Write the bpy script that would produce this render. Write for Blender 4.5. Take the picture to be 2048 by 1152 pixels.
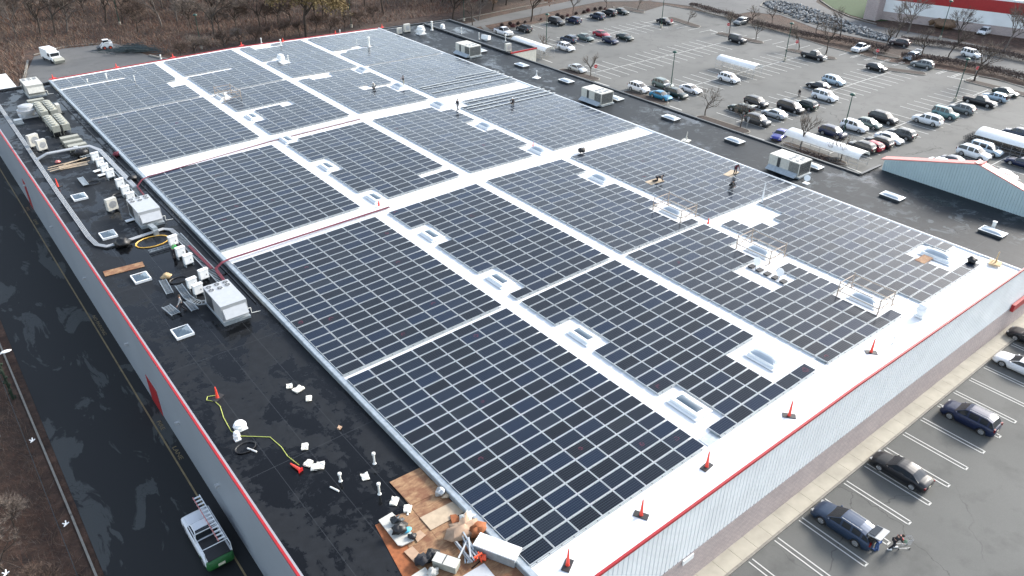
import bpy, math, random
from mathutils import Vector, Matrix, Euler
R=math.radians
rnd=random.Random(7)
for o in list(bpy.data.objects): bpy.data.objects.remove(o)
scene=bpy.context.scene; COL=scene.collection
# ---------------------------------------------------------------- camera
F=1550.6; CP=Vector((-20.305,-22.711,37.868)); CE=Euler((1.020787,-0.012630,-0.676023),'XYZ')
cd=bpy.data.cameras.new('camera'); cam=bpy.data.objects.new('camera',cd); COL.objects.link(cam)
cam.location=CP; cam.rotation_euler=CE; cd.sensor_width=36; cd.lens=F/2048*36; cd.clip_start=.5; cd.clip_end=3000
scene.camera=cam
# ---------------------------------------------------------------- world, sun, exposure
SAZ=R(-3); SEL=R(29)          # towards the sun: +x
w=bpy.data.worlds.new('World'); scene.world=w; w.use_nodes=True; nt=w.node_tree; nt.nodes.clear()
sky=nt.nodes.new('ShaderNodeTexSky'); sky.sky_type='NISHITA'; sky.sun_disc=False
sky.sun_elevation=SEL; sky.sun_rotation=math.pi/2-SAZ; sky.air_density=1.1; sky.dust_density=1.6; sky.ozone_density=1.2
bg=nt.nodes.new('ShaderNodeBackground'); bg.inputs[1].default_value=.15
ow=nt.nodes.new('ShaderNodeOutputWorld'); bw=nt.nodes.new('ShaderNodeRGBToBW'); hs=nt.nodes.new('ShaderNodeMix'); hs.data_type='RGBA'; hs.inputs[0].default_value=.42; nt.links.new(sky.outputs[0],bw.inputs[0]); nt.links.new(sky.outputs[0],hs.inputs[6]); nt.links.new(bw.outputs[0],hs.inputs[7]); nt.links.new(hs.outputs[2],bg.inputs[0]); nt.links.new(bg.outputs[0],ow.inputs[0])
sd=bpy.data.lights.new('sun','SUN'); sd.energy=2.0; sd.angle=R(14); sd.color=(1,.95,.88)
sun=bpy.data.objects.new('sun',sd); COL.objects.link(sun)
sdir=Vector((math.cos(SAZ)*math.cos(SEL),math.sin(SAZ)*math.cos(SEL),math.sin(SEL)))
sun.rotation_euler=sdir.to_track_quat('Z','Y').to_euler()
scene.view_settings.view_transform='Standard'; scene.view_settings.look='None'
scene.view_settings.exposure=1.6; scene.view_settings.gamma=1; scene.view_settings.use_curve_mapping=False
# ---------------------------------------------------------------- helpers
G=-8.1                       # ground level; panel plane is z=0
SL=.01875; XR=30.376
def zr(x): return SL*min(max(x,-.6),2*XR-max(x,-.6)) if x<61 else SL*(2*XR-61)
ROOFD=.2
def roofz(x): return zr(x)-ROOFD
ZL=-.55                      # flat dark roofs
RM=CE.to_matrix()
def at(u,v,z):
    """the point of the plane z=const that a photograph pixel shows"""
    d=RM@Vector(((u-1024)/F,-(v-576)/F,-1)); s=(z-CP.z)/d.z; p=CP+s*d
    return Vector((p.x,p.y,z))
def atroof(u,v):
    z=0
    for _ in range(5): p=at(u,v,z); z=roofz(p.x)
    return Vector((p.x,p.y,z))
def tag(o,label=None,cat=None,group=None,kind=None):
    if label: o['label']=label
    if cat: o['category']=cat
    if group: o['group']=group
    if kind: o['kind']=kind
    return o
def empty(name,loc=(0,0,0),rz=0):
    o=bpy.data.objects.new(name,None); COL.objects.link(o); o.location=loc; o.rotation_euler=(0,0,rz); o.empty_display_size=.3
    return o
def copy_tree(o,parent=None):
    c=o.copy(); COL.objects.link(c)
    if parent is not None: c.parent=parent
    for ch in o.children: copy_tree(ch,c)
    return c
class MB:
    def __init__(s): s.v=[];s.f=[];s.mi=[];s.uv={}
    def add(s,vs,fs,m=0):
        b=len(s.v); s.v+= [tuple(p) for p in vs]
        for f in fs: s.f.append([b+i for i in f]); s.mi.append(m)
        return s
    def box(s,c,d,rz=0,m=0,rx=0,ry=0):
        x,y,z=[k/2 for k in d]
        vs=[Vector((a*x,b*y,e*z)) for e in (-1,1) for b in (-1,1) for a in (-1,1)]
        if rz or rx or ry:
            M=Euler((rx,ry,rz)).to_matrix(); vs=[M@p for p in vs]
        vs=[p+Vector(c) for p in vs]
        return s.add(vs,[(0,2,3,1),(4,5,7,6),(0,1,5,4),(2,6,7,3),(0,4,6,2),(1,3,7,5)],m)
    def bb(s,x0,x1,y0,y1,z0,z1,m=0): return s.box(((x0+x1)/2,(y0+y1)/2,(z0+z1)/2),(x1-x0,y1-y0,z1-z0),m=m)
    def tube(s,p0,p1,r0,r1=None,n=8,m=0,cap=True):
        r1=r0 if r1 is None else r1
        p0=Vector(p0);p1=Vector(p1);d=p1-p0
        if d.length<1e-6: return s
        q=d.to_track_quat('Z','Y').to_matrix()
        vs=[];
        for p,r in ((p0,r0),(p1,r1)):
            for i in range(n):
                a=2*math.pi*i/n; vs.append(p+q@Vector((r*math.cos(a),r*math.sin(a),0)))
        fs=[(i,(i+1)%n,n+(i+1)%n,n+i) for i in range(n)]
        if cap: fs+=[tuple(range(n-1,-1,-1)),tuple(range(n,2*n))]
        return s.add(vs,fs,m)
    def path(s,ps,r,n=6,m=0):
        for a,b in zip(ps,ps[1:]): s.tube(a,b,r,r,n,m)
        return s
    def bars(s,ps,wd,h,m=0):
        for a,b in zip(ps,ps[1:]):
            a=Vector(a);b=Vector(b);d=b-a
            s.box((a+b)/2,(d.length+wd*.6,wd,h),rz=math.atan2(d.y,d.x),m=m,ry=-math.atan2(d.z,math.hypot(d.x,d.y)) )
        return s
    def lathe(s,c,prof,n=16,m=0,axis=None):
        vs=[];M=axis.to_track_quat('Z','Y').to_matrix() if axis is not None else Matrix.Identity(3)
        for r,z in prof:
            for i in range(n):
                a=2*math.pi*i/n; vs.append(Vector(c)+M@Vector((r*math.cos(a),r*math.sin(a),z)))
        fs=[]
        for k in range(len(prof)-1):
            for i in range(n): fs.append((k*n+i,k*n+(i+1)%n,(k+1)*n+(i+1)%n,(k+1)*n+i))
        fs.append(tuple(range(n-1,-1,-1))); fs.append(tuple(range((len(prof)-1)*n,len(prof)*n)))
        return s.add(vs,fs,m)
    def prism(s,poly,z0,z1,m=0):
        n=len(poly)
        area=sum(poly[i][0]*poly[(i+1)%n][1]-poly[(i+1)%n][0]*poly[i][1] for i in range(n))
        if area<0: poly=poly[::-1]
        vs=[(p[0],p[1],z0) for p in poly]+[(p[0],p[1],z1) for p in poly]
        return s.add(vs,[tuple(range(n-1,-1,-1)),tuple(range(n,2*n))]+[(i,(i+1)%n,n+(i+1)%n,n+i) for i in range(n)],m)
    def sheet(s,poly,z,m=0):
        n=len(poly)
        area=sum(poly[i][0]*poly[(i+1)%n][1]-poly[(i+1)%n][0]*poly[i][1] for i in range(n))
        if area<0: poly=poly[::-1]
        return s.add([(p[0],p[1],z) for p in poly],[tuple(range(n))],m)
    def blob(s,c,r,seed=0,sq=(1,1,1),m=0,rough=.25,n=8):
        rr=random.Random(seed); vs=[];k=n//2
        for i in range(k+1):
            th=math.pi*i/k
            for j in range(n):
                ph=2*math.pi*j/n; q=r*(1+rough*(rr.random()-.5)*2)
                if i in(0,k): q=r
                vs.append((c[0]+q*sq[0]*math.sin(th)*math.cos(ph),c[1]+q*sq[1]*math.sin(th)*math.sin(ph),c[2]+q*sq[2]*math.cos(th)))
        fs=[((i+1)*n+j,(i+1)*n+(j+1)%n,i*n+(j+1)%n,i*n+j) for i in range(k) for j in range(n)]
        return s.add(vs,fs,m)
    def mesh(s,name,mats,smooth=False):
        me=bpy.data.meshes.new(name); me.from_pydata(s.v,[],s.f)
        for m in (mats if isinstance(mats,(list,tuple)) else [mats]): me.materials.append(m)
        me.polygons.foreach_set('material_index',s.mi)
        if smooth: me.polygons.foreach_set('use_smooth',[True]*len(s.f))
        me.update(); return me
    def build(s,name,mats,parent=None,smooth=False,loc=None,rz=0):
        o=bpy.data.objects.new(name,s.mesh(name,mats,smooth)); COL.objects.link(o)
        if parent is not None: o.parent=parent
        if loc is not None: o.location=loc
        if rz: o.rotation_euler=(0,0,rz)
        return o
# ---------------------------------------------------------------- materials
def NT(name):
    m=bpy.data.materials.new(name); m.use_nodes=True; t=m.node_tree; b=t.nodes['Principled BSDF']; return m,t,b
def N(t,k,**kw):
    n=t.nodes.new(k)
    for a,v in kw.items():
        if a.startswith('i'): n.inputs[int(a[1:])].default_value=v
        else: setattr(n,a,v)
    return n
def ramp(t,src,stops):
    r=t.nodes.new('ShaderNodeValToRGB'); e=r.color_ramp.elements
    while len(e)<len(stops): e.new(.5)
    for k,(p,c) in enumerate(stops): e[k].position=p; e[k].color=(c,c,c,1) if not isinstance(c,tuple) else (*c,1)
    t.links.new(src,r.inputs[0]); return r.outputs[0]
def coords(t,scale=(1,1,1),rot=0):
    g=t.nodes.new('ShaderNodeNewGeometry'); mp=t.nodes.new('ShaderNodeMapping'); mp.inputs['Scale'].default_value=scale; mp.inputs['Rotation'].default_value=(0,0,rot)
    t.links.new(g.outputs['Position'],mp.inputs[0]); return mp.outputs[0]
def noise(t,vec,sc,det=4,rough=.55,dist=0):
    n=t.nodes.new('ShaderNodeTexNoise'); n.inputs['Scale'].default_value=sc; n.inputs['Detail'].default_value=det; n.inputs['Roughness'].default_value=rough; n.inputs['Distortion'].default_value=dist
    t.links.new(vec,n.inputs['Vector']); return n.outputs[0]
def mix(t,f,a,b,mode='MIX'):
    n=t.nodes.new('ShaderNodeMix'); n.data_type='RGBA'; n.blend_type=mode
    for s,v in ((0,f),(6,a),(7,b)):
        if isinstance(v,(int,float)): n.inputs[s].default_value=v if s==0 else (v,v,v,1)
        elif isinstance(v,tuple): n.inputs[s].default_value=(*v,1)
        else: t.links.new(v,n.inputs[s])
    return n.outputs[2]
def math_(t,op,a,b=None):
    n=t.nodes.new('ShaderNodeMath'); n.operation=op
    for s,v in ((0,a),(1,b)):
        if v is None: continue
        if isinstance(v,(int,float)): n.inputs[s].default_value=v
        else: t.links.new(v,n.inputs[s])
    return n.outputs[0]
def bump(t,b,h,st=.3,d=.05):
    n=t.nodes.new('ShaderNodeBump'); n.inputs['Strength'].default_value=st; n.inputs['Distance'].default_value=d
    t.links.new(h,n.inputs['Height']); t.links.new(n.outputs[0],b.inputs['Normal'])
def mat(name,c,rough=.6,metal=0,var=.15,sc=3,bm=0,coat=0,spec=.5):
    m,t,b=NT(name); b.inputs['Roughness'].default_value=rough; b.inputs['Metallic'].default_value=metal
    b.inputs['Coat Weight'].default_value=coat; b.inputs['Coat Roughness'].default_value=.06; b.inputs['Specular IOR Level'].default_value=spec
    if var:
        tc=t.nodes.new('ShaderNodeTexCoord'); nz=noise(t,tc.outputs['Object'],sc,5)
        cc=ramp(t,nz,[(.3,tuple(k*(1-var) for k in c)),(.7,tuple(min(1,k*(1+var)) for k in c))])
        t.links.new(cc,b.inputs['Base Color'])
        if bm: bump(t,b,nz,bm,.02)
    else: b.inputs['Base Color'].default_value=(*c,1)
    return m
M={}
for n,c,r,me,va in [('white_paint',(.78,.79,.78),.45,0,.05),('offwhite',(.5,.49,.44),.5,0,.1),('grey_metal',(.42,.44,.46),.4,.6,.12),('galv',(.38,.42,.44),.42,.5,.18),
  ('light_metal',(.48,.49,.49),.4,.3,.06),('dark_metal',(.05,.055,.06),.45,.3,.2),('black',(.014,.014,.015),.5,0,.2),('rubber',(.02,.02,.021),.75,0,.2),('red',(.55,.02,.02),.45,0,.12),
  ('orange',(.75,.09,.03),.5,0,.08),('cone',(.8,.06,.035),.5,0,.06),('green_pole',(.015,.06,.045),.45,.2,.1),('kerb',(.22,.205,.175),.85,0,.2),('soil',(.035,.024,.018),.95,0,.4),
  ('wood',(.5,.36,.2),.8,0,.2),('paper',(.72,.7,.62),.7,0,.1),('cardboard',(.40,.27,.18),.85,0,.15),('beige',(.32,.32,.27),.6,0,.15),('yellow_cable',(.75,.45,.08),.5,0,.05),
  ('rope',(.45,.5,.12),.7,0,.1),('skin',(.45,.26,.18),.6,0,.05),('jeans',(.05,.10,.25),.8,0,.15),('dkcloth',(.025,.025,.03),.85,0,.2),('greycloth',(.18,.19,.2),.85,0,.2),
  ('greencloth',(.05,.4,.1),.8,0,.1),('maroon',(.13,.02,.035),.8,0,.1),('hair',(.04,.025,.015),.7,0,.1),('cyan',(.1,.45,.6),.6,0,.1),('pvc',(.7,.7,.66),.45,0,.1),('rust',(.28,.09,.03),.85,0,.3),
  ('chalk',(.22,.03,.06),.9,0,.1),('line',(.50,.50,.47),.7,0,.0),('brown_trunk',(.055,.042,.032),.9,0,.25),('grey_trunk',(.13,.11,.095),.9,0,.25),('twig',(.115,.078,.058),.9,0,.3),
  ('twig2',(.20,.16,.13),.9,0,.3),('redleaf',(.085,.022,.022),.8,0,.4),('brownleaf',(.17,.075,.045),.8,0,.35),('willow',(.20,.145,.06),.8,0,.35),('evergreen',(.013,.026,.013),.8,0,.4),
  ('dried',(.20,.13,.085),.9,0,.35),('shrub',(.038,.023,.02),.9,0,.4),('copper',(.35,.17,.05),.6,0,.3),('glassdark',(.02,.025,.03),.08,0,0),('lens',(.34,.34,.33),.15,0,0),('tail',(.16,.006,.008),.2,0,0),
  ('rim',(.6,.6,.6),.25,.8,0),('plate',(.7,.66,.5),.5,0,0),('bladegreen',(.02,.12,.03),.5,0,.1)]:
    M[n]=mat(n,c,r,me,va)
def m_asphalt(name,c0,c1,crack,stain=.5,wet=False):
    m,t,b=NT(name); v=coords(t)
    big=noise(t,v,.06,5,.6,.4); med=noise(t,v,.35,4,.6); fine=noise(t,v,14,3,.7)
    c=ramp(t,big,[(.35,c0),(.65,c1)])
    c=mix(t,ramp(t,med,[(.52,0.),(.72,stain)]),c,tuple(k*.45 for k in c0))
    c=mix(t,.35,c,ramp(t,fine,[(.3,.55),(.7,1.)]),'MULTIPLY')
    # cracks: edges of warped cells, only inside scattered areas
    nv=t.nodes.new('ShaderNodeTexNoise'); nv.inputs['Scale'].default_value=.6; nv.inputs['Detail'].default_value=6; t.links.new(v,nv.inputs['Vector'])
    vm=t.nodes.new('ShaderNodeVectorMath'); vm.operation='MULTIPLY_ADD'; t.links.new(nv.outputs[1],vm.inputs[0]); vm.inputs[1].default_value=(2.2,2.2,0); t.links.new(v,vm.inputs[2])
    vo=t.nodes.new('ShaderNodeTexVoronoi'); vo.feature='DISTANCE_TO_EDGE'; vo.inputs['Scale'].default_value=crack; t.links.new(vm.outputs[0],vo.inputs['Vector'])
    cr=ramp(t,vo.outputs['Distance'],[(.0,1.),(.0055,0.)]); ar=ramp(t,noise(t,v,.045,3),[(.46,0.),(.56,1.)])
    c=mix(t,math_(t,'MULTIPLY',math_(t,'MULTIPLY',cr,ar),.75),c,.012)
    t.links.new(c,b.inputs['Base Color'])
    if wet: t.links.new(ramp(t,med,[(.4,.75),(.62,.35)]),b.inputs['Roughness'])
    else: b.inputs['Roughness'].default_value=.85
    bump(t,b,fine,.25,.01); return m
M['asphalt']=m_asphalt('asphalt_grey',(.098,.100,.094),(.130,.131,.123),.13,.45)
M['asphalt_back']=m_asphalt('asphalt_back',(.080,.082,.082),(.115,.115,.112),.15,.35)
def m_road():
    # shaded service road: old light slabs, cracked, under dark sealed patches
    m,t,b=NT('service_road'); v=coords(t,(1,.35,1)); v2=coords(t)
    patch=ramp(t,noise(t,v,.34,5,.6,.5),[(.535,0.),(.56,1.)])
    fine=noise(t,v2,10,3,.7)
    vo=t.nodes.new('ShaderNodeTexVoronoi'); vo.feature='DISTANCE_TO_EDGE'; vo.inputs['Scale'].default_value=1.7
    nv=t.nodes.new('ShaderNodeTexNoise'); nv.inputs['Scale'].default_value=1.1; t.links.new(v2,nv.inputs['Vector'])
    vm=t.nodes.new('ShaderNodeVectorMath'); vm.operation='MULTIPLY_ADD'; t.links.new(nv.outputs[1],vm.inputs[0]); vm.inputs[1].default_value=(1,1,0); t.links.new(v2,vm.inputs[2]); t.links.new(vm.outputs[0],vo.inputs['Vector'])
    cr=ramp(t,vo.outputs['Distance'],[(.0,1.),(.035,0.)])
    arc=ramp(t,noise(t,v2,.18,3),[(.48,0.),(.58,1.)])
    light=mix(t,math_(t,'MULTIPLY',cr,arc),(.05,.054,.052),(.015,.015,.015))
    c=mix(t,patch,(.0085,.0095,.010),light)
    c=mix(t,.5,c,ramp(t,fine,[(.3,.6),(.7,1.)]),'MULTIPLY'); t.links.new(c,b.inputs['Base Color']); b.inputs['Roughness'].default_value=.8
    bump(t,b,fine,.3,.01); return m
M['road']=m_road()
def m_flatroof(name,dry,wetc,lo,hi,pale=0.):
    m,t,b=NT(name); v=coords(t,(1,.6,1)); v2=coords(t)
    n1=noise(t,v,.22,7,.65,.5); n2=noise(t,v2,1.6,6,.7,.3); br=t.nodes.new('ShaderNodeTexBrick'); t.links.new(coords(t,(1,1,1)),br.inputs['Vector'])
    br.inputs['Scale'].default_value=.9; br.inputs['Color1'].default_value=(1,1,1,1); br.inputs['Color2'].default_value=(.0,.0,.0,1); br.inputs['Mortar'].default_value=(.5,.5,.5,1); br.inputs['Mortar Size'].default_value=.012; br.inputs['Brick Width'].default_value=.9; br.inputs['Row Height'].default_value=.5
    comb=math_(t,'ADD',math_(t,'MULTIPLY',n1,.75),math_(t,'ADD',math_(t,'MULTIPLY',n2,.25),math_(t,'MULTIPLY',br.outputs[0],.035)))
    wet=ramp(t,comb,[(lo,1.),(hi,0.)])
    gx=t.nodes.new('ShaderNodeSeparateXYZ'); t.links.new(v2,gx.inputs[0])
    seam=math_(t,'LESS_THAN',math_(t,'ABSOLUTE',math_(t,'SUBTRACT',math_(t,'FRACT',math_(t,'MULTIPLY',math_(t,'ADD',gx.outputs[0],20.),1/2.6)),.5)),.008)
    seam2=math_(t,'LESS_THAN',math_(t,'ABSOLUTE',math_(t,'SUBTRACT',math_(t,'FRACT',math_(t,'MULTIPLY',math_(t,'ADD',gx.outputs[1],50.),1/15.)),.5)),.0018)
    c=mix(t,wet,mix(t,ramp(t,n2,[(.35,0.),(.65,1.)]),tuple(k*.8 for k in dry),tuple(k*1.25 for k in dry)),wetc)
    if pale:
        pl=ramp(t,noise(t,coords(t,(1,1,1)),.55,8,.72,.9),[(.535,0.),(.575,pale)]); ar=ramp(t,noise(t,v2,.1,3),[(.42,0.),(.58,1.)]); c=mix(t,math_(t,'MULTIPLY',pl,ar),c,(.085,.10,.108))
    c=mix(t,math_(t,'MULTIPLY',math_(t,'MAXIMUM',seam,seam2),.45),c,(.05,.055,.06))
    t.links.new(c,b.inputs['Base Color']); t.links.new(ramp(t,wet,[(0,.6),(1,.12)]),b.inputs['Roughness'])
    b.inputs['Specular IOR Level'].default_value=.2; bump(t,b,math_(t,'MULTIPLY',n2,math_(t,'SUBTRACT',1.,wet)),.25,.02); return m
M['wetroof']=m_flatroof('wet_black_roof',(.0095,.011,.0135),(.004,.0045,.0055),.49,.53)
M['greyroof']=m_flatroof('grey_roof',(.014,.018,.022),(.008,.0105,.014),.40,.47,.8)
def m_white_roof():
    m,t,b=NT('white_roof'); v=coords(t); n=noise(t,v,.25,5,.6,.3); n2=noise(t,v,3,4)
    c=mix(t,.5,ramp(t,n,[(.3,(.74,.75,.76)),(.65,(.82,.82,.81))]),ramp(t,n2,[(.25,.86),(.5,1.)]),'MULTIPLY')
    gx=t.nodes.new('ShaderNodeSeparateXYZ'); t.links.new(v,gx.inputs[0])
    rib=math_(t,'LESS_THAN',math_(t,'ABSOLUTE',math_(t,'SUBTRACT',math_(t,'FRACT',math_(t,'MULTIPLY',math_(t,'ADD',gx.outputs[0],.3),1/3.05)),.5)),.006)
    c=mix(t,math_(t,'MULTIPLY',rib,.3),c,(.5,.52,.54)); t.links.new(c,b.inputs['Base Color']); b.inputs['Roughness'].default_value=.5; return m
M['whiteroof']=m_white_roof()
def m_panel():
    m,t,b=NT('solar_cells'); uv=t.nodes.new('ShaderNodeUVMap'); s=t.nodes.new('ShaderNodeSeparateXYZ'); t.links.new(uv.outputs[0],s.inputs[0])
    def lines(src,n,wd): return math_(t,'LESS_THAN',math_(t,'ABSOLUTE',math_(t,'SUBTRACT',math_(t,'FRACT',math_(t,'ADD',math_(t,'MULTIPLY',src,n),.5)),.5)),wd)
    a=lines(s.outputs[1],6,.07); c_=lines(s.outputs[0],12,.04); fine=lines(s.outputs[1],24,.06)
    g=math_(t,'MAXIMUM',a,math_(t,'MAXIMUM',math_(t,'MULTIPLY',c_,.8),math_(t,'MULTIPLY',fine,.16)))
    ge=t.nodes.new('ShaderNodeNewGeometry')
    base=ramp(t,ge.outputs['Random Per Island'],[(0,(.0035,.005,.009)),(.5,(.005,.0085,.016)),(.85,(.006,.014,.034)),(1,(.012,.015,.019))])
    c=mix(t,math_(t,'MULTIPLY',g,.7),base,(.075,.09,.105)); t.links.new(c,b.inputs['Base Color'])
    rr=math_(t,'ADD',math_(t,'MULTIPLY',math_(t,'FRACT',math_(t,'MULTIPLY',ge.outputs['Random Per Island'],7.3)),.10),.24)
    t.links.new(rr,b.inputs['Roughness']); b.inputs['IOR'].default_value=1.13; b.inputs['Coat Weight'].default_value=1.; b.inputs['Coat IOR'].default_value=1.17; b.inputs['Coat Roughness'].default_value=.12
    b.inputs['Sheen Weight'].default_value=.0; return m
M['cells']=m_panel()
M['frame']=mat('aluminium_frame',(.54,.57,.58),.4,.2,.04)
M['rail']=mat('white_rail',(.42,.45,.45),.45,.1,.08)
def m_brick():
    m,t,b=NT('split_face_block'); g=t.nodes.new('ShaderNodeNewGeometry'); s=t.nodes.new('ShaderNodeSeparateXYZ'); t.links.new(g.outputs['Position'],s.inputs[0])
    cmb=t.nodes.new('ShaderNodeCombineXYZ'); t.links.new(math_(t,'ADD',s.outputs[0],s.outputs[1]),cmb.inputs[0]); t.links.new(s.outputs[2],cmb.inputs[1])
    br=t.nodes.new('ShaderNodeTexBrick'); t.links.new(cmb.outputs[0],br.inputs['Vector']); br.inputs['Scale'].default_value=1
    br.inputs['Brick Width'].default_value=.4; br.inputs['Row Height'].default_value=.2; br.inputs['Mortar Size'].default_value=.012
    br.inputs['Color1'].default_value=(.50,.41,.385,1); br.inputs['Color2'].default_value=(.43,.36,.34,1); br.inputs['Mortar'].default_value=(.26,.24,.24,1)
    c=mix(t,.4,br.outputs[0],ramp(t,noise(t,g.outputs['Position'],.5,5),[(.3,.7),(.7,1.)]),'MULTIPLY'); t.links.new(c,b.inputs['Base Color']); b.inputs['Roughness'].default_value=.9; return m
M['brick']=m_brick()
def m_litter():
    m,t,b=NT('leaf_litter'); v=coords(t); a=noise(t,v,.05,6,.65,.3); d=noise(t,v,.9,8,.75)
    c=ramp(t,d,[(.3,(.022,.012,.008)),(.5,(.065,.034,.021)),(.66,(.12,.065,.042)),(.8,(.19,.13,.09))])
    c=mix(t,ramp(t,a,[(.4,0.),(.62,.7)]),c,(.028,.022,.017)); t.links.new(c,b.inputs['Base Color']); b.inputs['Roughness'].default_value=.95; bump(t,b,d,.8,.3); return m
M['litter']=m_litter()
M['grass']=mat('lawn',(.020,.05,.008),.9,0,.3,2,.3)
M['conc']=mat('sidewalk_concrete',(.40,.37,.30),.85,0,.14,.7)
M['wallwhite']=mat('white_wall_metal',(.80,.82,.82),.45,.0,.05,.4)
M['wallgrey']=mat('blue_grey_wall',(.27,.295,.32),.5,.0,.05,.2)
M['teal']=mat('pale_teal_wall',(.42,.52,.54),.5,0,.05,.3)
M['pink']=mat('faded_red_coping',(.62,.20,.18),.5,0,.1)
M['redtrim']=mat('red_trim',(.34,.014,.018),.4,0,.1)
def m_ply():
    m,t,b=NT('plywood'); v=coords(t,(1,2.5,1),R(20)); n=noise(t,v,1.4,6,.7,.8); n2=noise(t,coords(t),.9,4)
    c=ramp(t,n,[(.3,(.13,.055,.028)),(.5,(.26,.14,.07)),(.72,(.38,.25,.13))]); c=mix(t,ramp(t,n2,[(.5,0.),(.62,.75)]),c,(.15,.055,.025)); t.links.new(c,b.inputs['Base Color']); b.inputs['Roughness'].default_value=.8; return m
M['ply']=m_ply()
M['plylight']=mat('light_plywood',(.42,.33,.23),.8,0,.15,2)
def m_dome():
    m,t,b=NT('skylight_dome'); b.inputs['Base Color'].default_value=(.07,.10,.125,1); b.inputs['Roughness'].default_value=.12; b.inputs['Coat Weight'].default_value=.6; return m
M['dome']=m_dome()
M['domewhite']=mat('white_dome',(.36,.41,.45),.2,0,.06,1,coat=.4)
PAINT={}
for n,c,me in [('white',(.75,.76,.77),0),('black',(.012,.013,.016),0),('navy',(.012,.02,.055),.2),('darkgrey',(.045,.05,.055),.3),('silver',(.42,.45,.47),.5),('grey',(.16,.175,.18),.4),('teal',(.02,.17,.30),.3),
    ('red',(.30,.012,.03),.2),('darkgreen',(.018,.032,.028),.2),('slate',(.03,.045,.075),.3),('paleblue',(.36,.45,.52),.4),('greengrey',(.11,.15,.14),.3),('brown',(.05,.035,.035),.2),('royal',(.02,.03,.22),.2),('wagonblue',(.025,.045,.085),.4),('tealgreen',(.10,.20,.21),.3)]:
    PAINT[n]=mat('paint_'+n,c,.4,me*.6,.0,coat=.45,spec=.3)
# ---------------------------------------------------------------- ground, lots, roads (pixel traces laid on the ground plane)
def gpoly(pts): return [tuple(at(u,v,G))[:2] for u,v in pts]
def struct(name,b,m): return tag(b.build(name,m),kind='structure')
struct('ground',MB().sheet([(-500,-400),(700,-400),(700,800),(-500,800)],G-.06),M['litter'])
struct('parking_lot',MB().sheet([(-60,-60),(200,-60),(160,20),(157,48)]+gpoly([(1905,143),(1780,125),(1660,95),(1536,57),(1420,27),(1330,10),(1290,22),(1248,14),(1100,42),(1040,55),(985,62),(940,30)])+[(95,128),(78,122),(60,60),(-60,-4)],G-.02),M['asphalt'])
struct('service_road',MB().sheet([(-20.2,-40),(-9,-40),(-9,122.5),(-20.2+1.2,122)],G-.012),M['road'])
struct('back_lot',MB().sheet([(-19,121),(30,121),(27.5,155)]+gpoly([(300,112),(228,86),(125,97),(68,113),(50,150),(42,178)])+[(-12,132)],G-.016),M['asphalt_back'])
struct('back_road',MB().sheet(gpoly([(930,48),(985,34),(1040,22),(1100,10),(1180,-6),(1260,-20),(1330,-22),(1420,-10),(1440,8),(1330,-2),(1290,2),(1200,3),(1130,17),(1060,33),(1000,45),(950,55),(915,60)]),G-.008),M['asphalt_back'])
struct('far_road',MB().sheet(gpoly([(1300,2),(1360,-14),(1500,-16),(1640,-12),(1632,4),(1660,20),(1700,36),(1752,50),(1900,76),(2060,110),(2200,150),(2200,220),(2060,165),(1960,127),(1850,108),(1770,86),(1700,72),(1640,60),(1560,30),(1500,24),(1440,34),(1380,12)]),G-.004),M['asphalt_back'])
struct('lawn',MB().sheet(gpoly([(1640,-20),(1645,2),(1665,16),(1700,30),(1745,42),(1775,42),(1800,-30)]),G+.03),M['grass'])
struct('dirt_verge',MB().sheet(gpoly([(1752,52),(1900,78),(2060,112),(2200,150),(2200,110),(2060,75),(1900,52),(1780,32)]),G+.0),M['litter'])
# kerbs
def kerb(name,pts,wd=.18,h=.14,z=G,label=None):
    b=MB(); b.bars([Vector((p[0],p[1],z+h/2-.02)) for p in pts],wd,h); return struct(name,b,M['kerb'])
kerb('kerb',gpoly([(2080,185),(1990,158),(1905,143),(1780,125),(1660,95),(1536,57),(1420,27),(1330,10)]))
kerb('kerb',gpoly([(1290,22),(1248,14),(1100,42),(1040,55),(960,62)]))
kerb('kerb',gpoly([(1752,48),(1700,34),(1665,18),(1642,2),(1636,-15)]),.25,.2)
kerb('kerb',gpoly([(915,40),(985,26),(1040,15),(1100,4)]))
kerb('kerb',gpoly([(1800,83),(1700,62),(1640,52),(1560,27),(1520,12),(1530,2),(1560,0)]),.3)
kerb('kerb',gpoly([(42,178),(50,150),(56,122)]),.4,.2); kerb('kerb',gpoly([(68,110),(125,94),(228,84)]),.25)
kerb('kerb',[(-20.2,-20),(-20.2,30),(-20.3,60),(-19.6,122)],.16,.13)
kerb('kerb',gpoly([(300,112),(345,122)]),.4,.3)
# islands in the lot
def island(a,b_,wd=2.6):
    a=at(*a,G);b_=at(*b_,G);d=(b_-a).normalized();n=Vector((-d.y,d.x,0));r=wd/2
    def ring(r): 
        ps=[]
        for c,s in ((a+d*wd/2,math.pi),(b_-d*wd/2,0)):
            for k in range(9):
                t=-math.pi/2+math.pi*k/8+s; ps.append(tuple((c+d*r*math.cos(t)+n*r*math.sin(t))[:2]))
        return ps
    struct('kerb',MB().prism(ring(r),G-.02,G+.13),M['kerb']); struct('island_soil',MB().prism(ring(r-.22),G,G+.16),M['soil'])
for a,b_ in [((1119,139),(1197,161)),((1248,183),(1335,209)),((1393,233),(1498,267)),((1566,286),(1692,332)),((1338,35),(1398,55)),((1434,66),(1526,87)),((1573,99),(1672,119)),((1748,135),(1853,149)),((1930,160),(2070,195)),((1748,104),(1800,116)),((1228,14),(1288,26))]: island(a,b_)
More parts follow.
